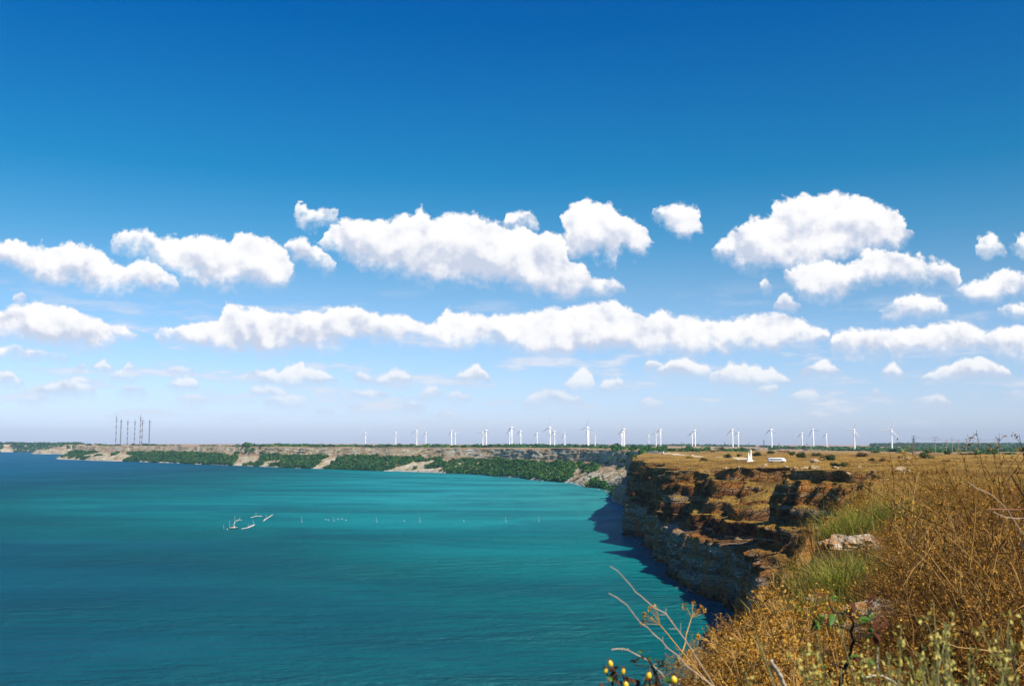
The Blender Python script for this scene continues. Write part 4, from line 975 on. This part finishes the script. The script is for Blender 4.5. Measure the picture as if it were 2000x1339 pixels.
def rvec(r, up=0.0): return Vector((r.gauss(0, 1), r.gauss(0, 1), r.gauss(0, 1) + up)).normalized()
def bent(p, d, L, n, r, wob=.25, droop=0.0):
    pts = [Vector(p)]; d = d.normalized()
    for i in range(n):
        d = (d + rvec(r) * wob - Vector((0, 0, droop))).normalized(); pts.append(pts[-1] + d * (L / n))
    return pts
def top_z(m, q=96): return float(np.percentile([v.co.z for v in m.vertices], q))
def shrub_proto(seed, n1=20, H=.8, leaf=.020, spread=.9, leaves=3, curl=.3):
    r = random.Random(seed); st, lf = MB(), MB()
    for _ in range(n1):
        a = r.uniform(0, 6.283); el = r.uniform(.35, 1.35)
        d = Vector((math.cos(a) * math.cos(el) * spread, math.sin(a) * math.cos(el) * spread, math.sin(el)))
        L = H * r.uniform(.6, 1.1); P = bent((r.uniform(-.1, .1), r.uniform(-.1, .1), -.05), d, L, 5, r, .22)
        st.tube(P, [.0052, .0044, .0036, .0028, .002, .0013], 3, False)
        for _2 in range(8):
            f = r.uniform(.25, 1.0) * 4.99; i = int(f); q = P[i].lerp(P[i + 1], f - i)
            d2 = ((P[i + 1] - P[i]).normalized() + rvec(r, .25) * .95).normalized()
            P2 = bent(q, d2, L * r.uniform(.22, .45), 3, r, curl); st.tube(P2, [.0025, .002, .0016, .0011], 3, False)
            for _3 in range(5):
                f = r.uniform(.2, 1) * 2.99; i = int(f); q = P2[i].lerp(P2[i + 1], f - i)
                P3 = bent(q, (d2 + rvec(r, .2) * 1.1).normalized(), r.uniform(.04, .12), 2, r, curl); st.tube(P3, [.0016, .0013, .0009], 3, False)
                for _4 in range(leaves):
                    c = P3[r.choice((1, 2, 2))] + rvec(r) * .012; s_ = leaf * r.uniform(.5, 1.5); ax = rvec(r); bx_ = ax.cross(rvec(r)).normalized()
                    lf.quad(c, ax * s_, bx_ * s_ * r.uniform(.35, .75))
    return st.mesh('stems', M_TWIG), lf.mesh('leaves', M_DRYLEAF), lf.mesh('leaves', M_GOLDLEAF)
SH = [shrub_proto(100 + i, 20, (.62, .70, .58, .74, .66)[i], (.014, .017, .013, .015, .012)[i], leaves=5) for i in range(5)]
pr = random.Random(77)
spots = []
def edge_x(y): return float(np.interp(y, ND[:, 3][:20], ND[:, 2][:20]))
def keep_clear(x, y):
    """plants do not hide the rocks of the edge"""
    c = 1000 + x / y * F_PX
    return (1635 < c < 1755 and 9.0 < y < 13.2) or (1615 < c < 1730 and 19 < y < 31) or (1790 < c < 1822 and 22 < y < 29)
def try_add(x, y, rmin):
    for (a, b, c) in spots:
        if (a - x) ** 2 + (b - y) ** 2 < (rmin * .8) ** 2: return False
    spots.append((x, y, rmin)); return True
tries = 0
while len(spots) < 292 and tries < 20000:
    tries += 1
    y = 3.4 + 56 * pr.random() ** 1.7; x = edge_x(y) + pr.uniform(-.15, 1) * (1.5 + .36 * y)
    if x / y < .17 or x / y > .66: continue
    if y < 4.6 and x / y < .30: continue
    if keep_clear(x, y): continue
    if 10 < y < 48 and x - edge_x(y) < 1.1 + .035 * y: continue
    try_add(x, y, .40 + .016 * y)
spots.sort(key=lambda q: q[1])
for i, (x, y, rm) in enumerate(spots):
    root = empty('dry_shrub', (x, y, ground(x, y) - .04), pr.uniform(0, 6.28))
    k_ = pr.randrange(5); st, lf, lg = SH[k_]; gold = (x / y < .33 and y < 14) or pr.random() < .22
    link_mesh('stems', st, root); link_mesh('leaves', lg if gold else lf, root)
    s_ = pr.uniform(.75, 1.1) * (1 + .008 * y); zs_ = s_ * pr.uniform(.75, 1.05)
    if y < 5: zs_ *= .8
    if x / y < .30 and y < 20: zs_ *= .72
    root.scale = (s_, s_, zs_)
    tag(root, 'golden dry shrub in the tangle covering the near slope' if gold else 'brown dry twiggy shrub in the tangle covering the near slope', 'shrub', 'golden dry shrubs on the near slope' if gold else 'brown dry shrubs on the near slope')
# the tall shrub that stands against the sky at the right edge
tall = shrub_proto(300, 34, 1.2, .014, .6, 7); TZ = top_z(tall[1], 98.9)
for i, (px, yy, top, lb) in enumerate(((1985, 7.0, 905, 'tall tawny shrub cut by the right edge of the picture'), (1950, 9.0, 912, 'bushy brown shrub below the tallest seed heads'), (1865, 13, 935, 'brown shrub where the slope meets the plain'), (1820, 15, 955, 'low tawny shrub on the brow of the slope'), (2010, 5.5, 915, 'brown shrub at the very right edge below the skyline'), (1975, 7.6, 882, 'tall brown seed-headed shrub against the sky at the right edge'), (1925, 8.5, 897, 'tall tawny shrub rising before the rightmost power poles'), (1890, 11.0, 918, 'rounded tawny shrub left of the tall one'))):
    p = at_depth(px, top, yy); z = ground(p.x, p.y); root = empty('tall_shrub', (p.x, p.y, z - .05), i * 2.1)
    link_mesh('stems', tall[0], root); link_mesh('leaves', tall[1 + i % 2], root); s_ = (p.z - z) / TZ
    root.scale = (s_ * .85, s_ * .85, s_); tag(root, lb, 'shrub')

# dry grass: uncountable blades over the slope
def blades(n, fn, name, mat, hmin, hmax, wid, label, lean=(0, 0)):
    B = fn(n); n = len(B); h = rng.uniform(hmin, hmax, n) * B[:, 3]; a = rng.uniform(0, 2 * np.pi, n); ln = rng.uniform(.1, .75, n) * h
    dx, dy = np.cos(a) * ln + lean[0] * h, np.sin(a) * ln + lean[1] * h; pa = rng.uniform(0, 2 * np.pi, n)
    w = wid * B[:, 3] * rng.uniform(.6, 1.3, n); wx, wy = np.cos(pa) * w, np.sin(pa) * w
    O = B[:, :3]; z0 = np.zeros(n)
    def pt(f, hh, s_): return O + np.stack([dx * f + wx * s_, dy * f + wy * s_, h * hh], 1)
    Vv = np.stack([pt(0, -.05, -1), pt(0, -.05, 1), pt(.3, .55, .8), pt(.3, .55, -.8), pt(1, .95, .12), pt(1, .95, -.12)], 1).reshape(-1, 3)
    k6 = np.arange(n)[:, None] * 6; Ff = np.concatenate([k6 + np.array([[0, 1, 2, 3]]), k6 + np.array([[3, 2, 4, 5]])], 0)
    o = link_mesh(name, mesh_np(name, Vv, Ff, mat, smooth=False)); tag(o, label, 'grass', kind='stuff'); return o
ZC = {}
def gz(x, y):
    k_ = (round(x / max(.12, y * .006)), round(y / max(.12, y * .006)), int(math.log2(max(y, 1)) * 2))
    if k_ not in ZC: ZC[k_] = ground(x, y)
    return ZC[k_]
def near_fn(n):
    out = []
    for _ in range(n // 9):
        y = 2.6 + 260 * rng.random() ** 2.6; x0 = edge_x(y); x = x0 + rng.uniform(-.05, 1) * (1.2 + .40 * y)
        if not (.15 < x / y < .66): continue
        z = gz(x, y); sc = 1 + y * .012
        for _2 in range(9): out.append((x + rng.normal(0, .05 + .003 * y), y + rng.normal(0, .05 + .003 * y), z, sc))
    return np.array(out)
blades(95000, near_fn, 'dry_grass', M_DRYGRASS, .10, .30, .0042, 'short dry golden grass covering the near slope', (-.15, 0))
def plat_fn(n):
    out = []
    for _ in range(n // 6):
        y = 200 * (2.9 ** rng.random()); x = y * rng.uniform(.10, .60)
        z = ground(x, y, -9)
        if z < 30: continue
        if fbm(np.array([x * .04]), np.array([y * .04]), np.array([2.2]), 2)[0] < -.1: continue
        for _2 in range(6): out.append((x + rng.normal(0, .5), y + rng.normal(0, .5), z, 1.0))
    return np.array(out)
blades(60000, plat_fn, 'plateau_grass', M_DRYGRASS, .35, .95, .05, 'tawny tussock grass over the headland plateau')

M_SCRUB = leafy('tangled_dry_scrub', [(0, (0.015, 0.006, 0.002)), (.35, (0.11, 0.045, 0.006)), (.72, (0.40, 0.19, 0.022)), (1, (0.68, 0.44, 0.10))], .75, .2, .15, 0)
cen = []; rad = []; hg = []
for _ in range(2600):
    y = 4.2 + 75 * rng.random() ** 1.9; x = edge_x(y) + rng.uniform(.0, 1) * (1.2 + .42 * y)
    if not (.2 < x / y < .66) or keep_clear(x, y): continue
    if 10 < y < 48 and x - edge_x(y) < 1.0 + .03 * y and rng.random() < .8: continue
    r = rng.uniform(.14, .30) * (1 + .02 * y); cen.append((x, y, gz(x, y) - .02)); rad.append(r); hg.append(r * rng.uniform(.9, 1.7))
clumps(np.array(cen), np.array(rad), np.array(hg), 70, .055, 'dry_scrub', M_SCRUB, 'tangled low brown scrub between the shrubs of the near slope', 'scrub')

# ------------------------------------------------------------------ yellow-green grass clumps and limestone at the cliff edge
def tuft_mesh(seed, n=420, L=.75, lean=(-.35, 0, 0)):
    r = random.Random(seed); mb = MB()
    for _ in range(n):
        a = r.uniform(0, 6.28); d = Vector((math.cos(a) * .75, math.sin(a) * .75, r.uniform(.5, 1.5))) + Vector(lean)
        b = Vector((r.gauss(0, .14), r.gauss(0, .14), 0)); P = bent(b, d, L * r.uniform(.5, 1.1), 4, r, .10, .16)
        w = Vector((-math.sin(a), math.cos(a), 0)); b0 = len(mb.v)
        for i, p in enumerate(P):
            ww = .0042 * (1 - i / 4.3); mb.v += [tuple(p - w * ww), tuple(p + w * ww)]
        for i in range(4): mb.f.append((b0 + 2 * i, b0 + 2 * i + 1, b0 + 2 * i + 3, b0 + 2 * i + 2))
    return mb.mesh('blades', M_GREENGRASS)
TF = [tuft_mesh(i) for i in range(3)]
def stand_at(px, py, ymax=60, ymin=3):
    """a foothold on the near slope in roughly that direction"""
    h = hit(px, py)
    if h is not None and ymin < h.y < ymax: return h
    return None
for i, (px, py, Yd, sc, lb) in enumerate(((1650, 992, 34, 2.6, 'feathery green grass clump above the white limestone ledge'), (1690, 975, 38, 3.0, 'pale green grass clump spreading above the ledge'), (1730, 962, 42, 3.0, 'yellow-green grass clump behind the ledge'), (1780, 950, 45, 3.2, 'yellowish grass clump on the slope right of the ledge'),
    (1640, 1085, 17, 1.7, 'bright green grass clump below the limestone ledge'), (1670, 1075, 18, 1.7, 'drooping green grass clump between the two rocks'), (1610, 1115, 13, 1.2, 'small green grass clump hanging at the cliff edge'), (1625, 1130, 12.5, 1.0, 'low green tuft beside the orange lichened rock'), (1700, 1060, 20, 1.4, 'olive grass clump right of the drooping one'), (1840, 985, 30, 2.4, 'olive grass clump by the small white rock'))):
    p = at_depth(px, py, Yd); x = max(p.x, edge_x(Yd) + .05); z = ground(x, Yd); root = empty('grass_clump', (x, Yd, z - .02), .3 * math.sin(i * 3)); root.scale = (sc, sc, sc * .9)
    link_mesh('blades', TF[i % 3], root); tag(root, lb, 'grass clump', 'green grass clumps by the cliff edge')
for i, (px, py, Yd, sx, lb) in enumerate(((1672, 1012, 31, .75, 'long white and orange limestone ledge at the cliff edge'), (1640, 1014, 31, .55, 'pale rock at the left tip of the limestone ledge'), (1806, 1008, 29, .34, 'small white rock alone among brown shrubs'), (1690, 1128, 13, .32, 'orange lichened limestone lump above the green-leaved branch'), (1722, 1132, 13.4, .26, 'white crumbly rock beside the orange lichened lump'), (1665, 1150, 12.2, .17, 'small pale stone below the lichened lump'), (1600, 1098, 16, .17, 'rust-stained rock jutting from the cliff edge'))):
    p = at_depth(px, py, Yd); z = ground(p.x, Yd)
    o = link_mesh('limestone_rock', rock_mesh('limestone_rock', M_LIME, 20 + i, (1.3, .9, .55), 4)); o.location = (p.x, Yd, z + sx * (.45 if i in (3, 4, 2) else .10))
    o.scale = (sx, sx, sx); o.rotation_euler = (.1, .05, i); tag(o, lb, 'rock')

# ------------------------------------------------------------------ umbel plants at the edge
M_UMB = plain('straw_umbel_stem', (0.42, 0.24, 0.07), .8, .2, .3, scale=20)
def umbel_mesh(seed, H=1.0, lean=-.35):
    r = random.Random(seed); st, sd = MB(), MB()
    for _ in range(5):
        d = Vector((lean + r.gauss(0, .3), r.gauss(0, .25), 1)); P = bent((r.gauss(0, .05), r.gauss(0, .05), -.05), d, H * r.uniform(.75, 1.1), 6, r, .12)
        st.tube(P, [.006, .0055, .005, .0045, .004, .0035, .003], 4, False)
        br = [(P[-1], (P[-1] - P[-2]).normalized(), .10)]
        for _2 in range(6):
            i = r.randrange(2, 6); d2 = ((P[i] - P[i - 1]).normalized() + rvec(r, .3) * .8).normalized(); B = bent(P[i], d2, H * r.uniform(.16, .34), 4, r, .18)
            st.tube(B, [.0042, .0036, .0031, .0027, .0022], 3, False); br.append((B[-1], (B[-1] - B[-2]).normalized(), r.uniform(.05, .09)))
        for c, d2, R in br:
            for _3 in range(12):
                e = c + (d2 + rvec(r) * .75).normalized() * R; st.tube([c, c.lerp(e, .5) + rvec(r) * .004, e], [.0016, .0013, .001], 3, False)
                for _4 in range(5):
                    q = e + rvec(r) * .011; ax = rvec(r); bx_ = ax.cross(rvec(r)).normalized(); sd.quad(q, ax * .017, bx_ * .012)
    return st.mesh('stems', M_UMB), sd.mesh('seed_umbels', M_GOLDLEAF)
UM = [umbel_mesh(i) for i in range(4)]
for i, (px, Yd, top, lb) in enumerate(((1500, 5.2, 1172, 'dry umbel plant leaning out over the dark water'), (1545, 5.4, 1150, 'tallest dry umbel plant at the edge of the slope'), (1455, 5.0, 1230, 'low dry umbel plant furthest out over the water'), (1590, 5.9, 1165, 'dry umbel plant beside the green-leaved branch'), (1420, 5.2, 1262, 'small umbel plant at the lower left of the shrubs'))):
    p = at_depth(px, top, Yd); x = p.x + .22; z = ground(x, Yd); root = empty('umbel_plant', (x, Yd, z - .03)); st, sd = UM[i % 4]; s_ = max(.3, (p.z - z) / top_z(sd, 98)); root.scale = (s_, s_, s_)
    st, sd = UM[i % 4]; link_mesh('stems', st, root); link_mesh('seed_umbels', sd, root); tag(root, lb, 'umbel plant', 'dry umbel plants on the near slope')

# ------------------------------------------------------------------ bare twigs, cut branch, leafy branch
def px_path(pts, Yd, slope=0.0): return [at_depth(x, y, Yd + slope * i) for i, (x, y) in enumerate(pts)]
def to_ground(P, k=.35):
    a = P[-1]; g = Vector((a.x + k, a.y + .15, 0)); g.z = ground(g.x, g.y) - .05
    return P + [a.lerp(g, .5) + Vector((.05, 0, -.02)), g]
def branch_thing(name, pts, Yd, r0, r1, mat, label, side=(), slope=.02, cat='branch'):
    P = to_ground(px_path(pts, Yd, slope)); o = P[-1].copy(); root = empty(name, o); Q = [p - o for p in P]
    fine = []
    for i in range(len(Q) - 1):
        for k_ in range(3): fine.append(Q[i].lerp(Q[i + 1], k_ / 3) + rvec(pr) * r0 * .35)
    fine.append(Q[-1]); n = len(fine)
    MB().tube(fine, [r0 + (r1 - r0) * i / (n - 1) + (r0 * .25 if i % 5 == 3 else 0) for i in range(n)], 7).build('main_stem', mat, root, True)
    for s_ in side:
        S_ = [at_depth(x, y, Yd + slope * 5) - o for x, y in s_]; MB().tube(S_, [r0 * 1.1, r0 * .5] if len(S_) == 2 else [r0 * 1.2, r0 * .9, r0 * .5], 5).build('side_twig', mat, root)
    tag(root, label, cat); return root
branch_thing('bare_twig', [(1192,1105.5),(1206,1114),(1219,1128),(1231.5,1142),(1241,1155),(1253,1164),(1276,1185),(1300,1197),(1319,1223),(1335.5,1245),(1353,1272),(1368,1296),(1384,1320),(1396,1341)], 2.6, .0008, .0021, M_PALETWIG,
  'long bare pale twig reaching highest over the water', [[(1300,1197),(1301,1186)],[(1329,1236),(1329.5,1215)],[(1320,1227),(1307,1227)],[(1353,1272),(1364.5,1262)],[(1300,1199),(1287,1200)],[(1276,1185),(1281,1181)]])
branch_thing('bare_twig', [(1189,1158),(1203,1165),(1225,1181),(1241,1203),(1253,1218),(1265,1224.5),(1276,1237),(1292,1250),(1303,1264),(1325,1280),(1338,1297),(1360,1313.5),(1376,1326),(1394,1340)], 2.5, .0008, .0021, M_PALETWIG,
  'lower of the two long bare twigs over the water', [[(1294,1252),(1294.5,1242)],[(1327,1281),(1327.5,1273)],[(1302,1263),(1298,1266)],[(1345,1302),(1347,1295)],[(1360,1313),(1360,1330)]])
branch_thing('bare_twig', [(1194.6,1268),(1204,1266.5),(1214,1266),(1226,1268.5),(1237,1274),(1262,1287),(1290,1312),(1312,1342)], 2.45, .0011, .0016, M_PALETWIG, 'short pale thorny twig above the rose hips', [[(1214,1266),(1216,1270)],[(1226,1268),(1228,1266)]])
branch_thing('cut_branch', [(1506,1290),(1512,1300),(1518,1309),(1525,1321),(1534,1341)], 2.6, .0045, .0056, M_CUTBARK, 'grey cut branch end poking up from golden shrub')
branch_thing('cut_branch', [(1690,1322),(1706,1318),(1724,1319),(1745,1330),(1760,1345)], 2.4, .0018, .0026, M_CUTBARK, 'thin grey forked branch low among the wormwood', [[(1716,1319),(1713,1290),(1715,1264)]])
rt = branch_thing('leafy_branch', [(1664,1182),(1660,1200),(1668,1216),(1662,1232),(1668,1250),(1661,1268),(1657,1290),(1646,1312),(1640,1342)], 3.0, .0030, .0072, M_DARKBARK, 'dark crooked branch with a few fresh green leaves',
  [[(1661,1204),(1640,1196),(1618,1197)],[(1666,1224),(1688,1216),(1716,1204)],[(1662,1230),(1628,1219),(1592,1213)],[(1630,1197),(1622,1184),(1618,1168)],[(1667,1246),(1698,1236),(1722,1234)],[(1690,1215),(1697,1196),(1694,1176)],[(1657,1288),(1676,1284),(1690,1290)],[(1650,1306),(1632,1296),(1620,1300)]])
for i in range(46):
    tw_ = pr.choice(((1592,1213),(1604,1214),(1618,1197),(1618,1170),(1640,1197),(1716,1205),(1700,1210),(1694,1178),(1722,1234),(1700,1236),(1690,1290),(1676,1285),(1620,1300),(1664,1184),(1688,1316)))
    b_ = at_depth(tw_[0] + pr.uniform(-9, 9), tw_[1] + pr.uniform(-7, 7), 2.98 + pr.uniform(-.03, .03)) - rt.location; L = pr.uniform(.020, .042)
    MB().leaf(b_, Vector((pr.gauss(0, 1), pr.uniform(-.8, .3), pr.gauss(0, .6))), Vector((pr.uniform(-.5, .6), -.4, 1)), L, L * .5, pr.uniform(.1, .6)).build('leaf', M_GREENLEAF if pr.random() < .55 else M_REDLEAF, rt)

# leafless stems at the right edge
root = None
for i, (pts, r0, r1, mt) in enumerate(((((1927,995),(1945,994),(1965,995),(2010,994)), .004, .0055, M_REDSTEM), (((1975,928),(1985,945),(1999,968),(2020,1005)), .004, .006, M_DARKBARK), (((1890,940),(1905,952),(1934,964),(1950,977),(1968,996),(1990,1030)), .0018, .003, M_PALETWIG),
    (((1930,920),(1944,940),(1951,959),(1954,973),(1966,994),(1980,1020)), .0018, .003, M_TWIG), (((1963,937),(1972,955),(1983,974),(1996,995),(2015,1020)), .003, .0045, M_REDSTEM), (((1941,1000),(1962,1009),(1985,1012),(2015,1010)), .0018, .003, M_PALETWIG))):
    P = px_path(pts, 3.2, .03); P = P + [Vector((P[-1].x + .12, P[-1].y + .1, P[-1].z - .5)), Vector((2.0, 3.5, ground(2.0, 3.5)))]; r0 *= .6; r1 *= .6
    if root is None:
        g = P[-1].copy(); g.z = ground(g.x, g.y); root = empty('leafless_bush', g)
    Q = [p - root.location for p in P]; MB().tube(Q, [r0 + (r1 - r0) * k_ / (len(Q) - 1) for k_ in range(len(Q))], 6).build('branch', mt, root, True)
tag(root, 'leafless bush of long bare stems at the right edge', 'bush')

# ------------------------------------------------------------------ rose bush with yellow hips
g0 = at_depth(1262, 1400, 2.35); g0.z = ground(.62, 2.35); g0.x = .62
root = empty('rose_bush', g0)
rr2 = random.Random(9)
def rose_stem(pts, r0, r1):
    P = px_path(pts, 2.35, .01); Q = [p - g0 for p in P] + [Vector((P[-1].x * .5 + g0.x * .5, P[-1].y, P[-1].z - .45)) - g0, Vector((0, 0, -.05))]
    return MB().tube(Q, [r0 + (r1 - r0) * k_ / (len(Q) - 1) for k_ in range(len(Q))], 6).build('stem', M_DARKBARK, root, True)
rose_stem(((1264,1284),(1272,1296),(1276,1304),(1281,1316),(1284,1345)), .0022, .004); rose_stem(((1195,1298),(1196,1315),(1197,1345)), .0022, .0036); rose_stem(((1216,1313),(1219,1326),(1228,1345)), .002, .003)
rose_stem(((1266,1322),(1276,1328),(1284,1345)), .0018, .0026); rose_stem(((1316,1332),(1314,1345)), .002, .0026); rose_stem(((1300,1293),(1288,1300),(1281,1312)), .0014, .002); rose_stem(((1240,1298),(1256,1300),(1274,1302)), .0014, .002); rose_stem(((1178,1295),(1184,1312),(1194,1330)), .0014, .002)
for x, y, w, h, tilt in ((1192,1295,10,14,-.3),(1183,1309,7,11,.4),(1217,1310,8,13,.1),(1267,1318,11,14,.1),(1316,1326,13,15,-.4),(1222,1336,11,13,-.2)):
    c = at_depth(x, y, 2.33) - g0; s_ = 2.33 / F_PX
    hp = MB(); hp.loft([[(w * .5 * s_ * q * math.cos(t), w * .5 * s_ * q * math.sin(t), h * s_ * z_) for t in [2 * math.pi * k_ / 12 for k_ in range(12)]] for z_, q in ((-.52, .22), (-.42, .62), (-.2, .97), (.05, 1.0), (.3, .78), (.45, .45), (.52, .3))])
    ho = hp.build('rose_hip', M_HIP, root, True); ho.location = c; ho.rotation_euler = (.2, tilt, 0)
    cal = MB()
    for k_ in range(5):
        a = 6.283 * k_ / 5; cal.tube([(0, 0, h * s_ * .5), (.0035 * math.cos(a), .0035 * math.sin(a), h * s_ * .62), (.006 * math.cos(a), .006 * math.sin(a), h * s_ * .72)], [.0009, .0007, .0003], 4)
    cal.build('calyx', M_REDLEAF, ho)
for x, y, n in ((1198,1308,5),(1200,1326,6),(1190,1322,4),(1215,1325,4),(1240,1297,3),(1258,1283,3),(1252,1277,2),(1292,1292,4),(1300,1300,2),(1272,1326,4),(1264,1330,3),(1230,1330,5),(1262,1268,1),(1173,1332,2),(1205,1312,3),(1300,1322,2),(1246,1334,3)):
    for _ in range(n):
        b_ = at_depth(x + rr2.uniform(-5, 5), y + rr2.uniform(-4, 4), 2.35) - g0; d_ = rvec(rr2, .1); L = rr2.uniform(.010, .019)
        MB().leaf(b_, d_, rvec(rr2, .6), L, L * .6, rr2.uniform(.2, .8)).build('leaf', M_REDLEAF if rr2.random() < .8 else M_GREENLEAF, root)
tag(root, 'rose bush with yellow hips and withered leaves over the water', 'rose bush')

# ------------------------------------------------------------------ wormwood at the lower right corner
M_WORMSTEM = plain('grey_green_stem', (0.20, 0.19, 0.07), .8, .2, .3, scale=20)
def wormwood_mesh(seed, n=15, H=1.0):
    r = random.Random(seed); st, lf = MB(), MB()
    for _ in range(n):
        d = Vector((r.gauss(-.08, .16), r.gauss(0, .14), 1)); P = bent((r.gauss(0, .07), r.gauss(0, .07), -.05), d, H * r.uniform(.86, 1.05), 9, r, .10)
        st.tube(P, [.0035 - .00025 * i for i in range(10)], 4, False)
        for i in range(3, 10):
            for _2 in range(15):
                f = r.random(); c = P[i - 1].lerp(P[i], f); d_ = rvec(r, .5); sz = .011 * (1.25 - .07 * i)
                q = c + d_ * r.uniform(.003, .011)
                lf.leaf(q, d_, rvec(r, .3), sz * 1.3, sz * .75, .3)
            if r.random() < .75:
                B = bent(P[i - 1], (P[i] - P[i - 1]).normalized() + rvec(r, .3) * .8, r.uniform(.06, .15), 4, r, .15); st.tube(B, [.0016, .0014, .0012, .001, .0008], 3, False)
                for b in range(1, 5):
                    for _2 in range(7):
                        d_ = rvec(r, .5); lf.leaf(B[b] + d_ * r.uniform(.002, .009), d_, rvec(r, .3), .010, .006, .3)
    return st.mesh('stems', M_WORMSTEM), lf.mesh('leaves', M_WORM)
WM = [wormwood_mesh(60 + i) for i in range(3)]
for i, (px, Yd, top, lb) in enumerate(((1985, 1.75, 1205, 'tallest grey-green wormwood in the lower right corner'), (1930, 1.9, 1222, 'grey-green wormwood left of the tallest one'), (1860, 2.05, 1235, 'wormwood in the middle of the lower right clump'), (1795, 2.2, 1262, 'slender wormwood in the left half of the clump'), (1725, 2.3, 1285, 'leftmost wormwood spikes beside the thin grey branch'), (1900, 1.7, 1290, 'low wormwood at the very bottom of the clump'), (1570, 2.7, 1318, 'short pale wormwood sprigs by the cut branch'), (2040, 1.8, 1235, 'wormwood cut by the right edge of the picture'))):
    p = at_depth(px, top, Yd); x = p.x + .06; z = ground(x, Yd); root = empty('wormwood', (x, Yd, z - .03), i * 1.1); s_ = max(.4, (p.z - z) / top_z(WM[i % 3][1], 99)); root.scale = (1, 1, s_)
    st, lf = WM[i % 3]; link_mesh('stems', st, root); link_mesh('leaves', lf, root); tag(root, lb, 'wormwood', 'wormwood plants in the lower right corner')

# ------------------------------------------------------------------ haze: one even box of air round the whole place
def build_haze():
    m = bpy.data.materials.new('sea_air'); m.use_nodes = True; N = NT(m.node_tree); N.n.clear()
    out = N.new('ShaderNodeOutputMaterial'); v = N.new('ShaderNodeVolumePrincipled')
    v.inputs['Color'].default_value = (0.55, 0.76, 1.0, 1); v.inputs['Density'].default_value = HAZE_D
    v.inputs['Anisotropy'].default_value = 0.1
    N.l.new(v.outputs[0], out.inputs['Volume'])
    mb = MB(); mb.box((-1500, 4900, 89.0), (14000, 12300, 192))
    o = mb.build('haze', m); tag(o, 'thin blue sea haze over the far coast', 'haze', kind='stuff')
HAZE_D = 0.00004
build_haze()
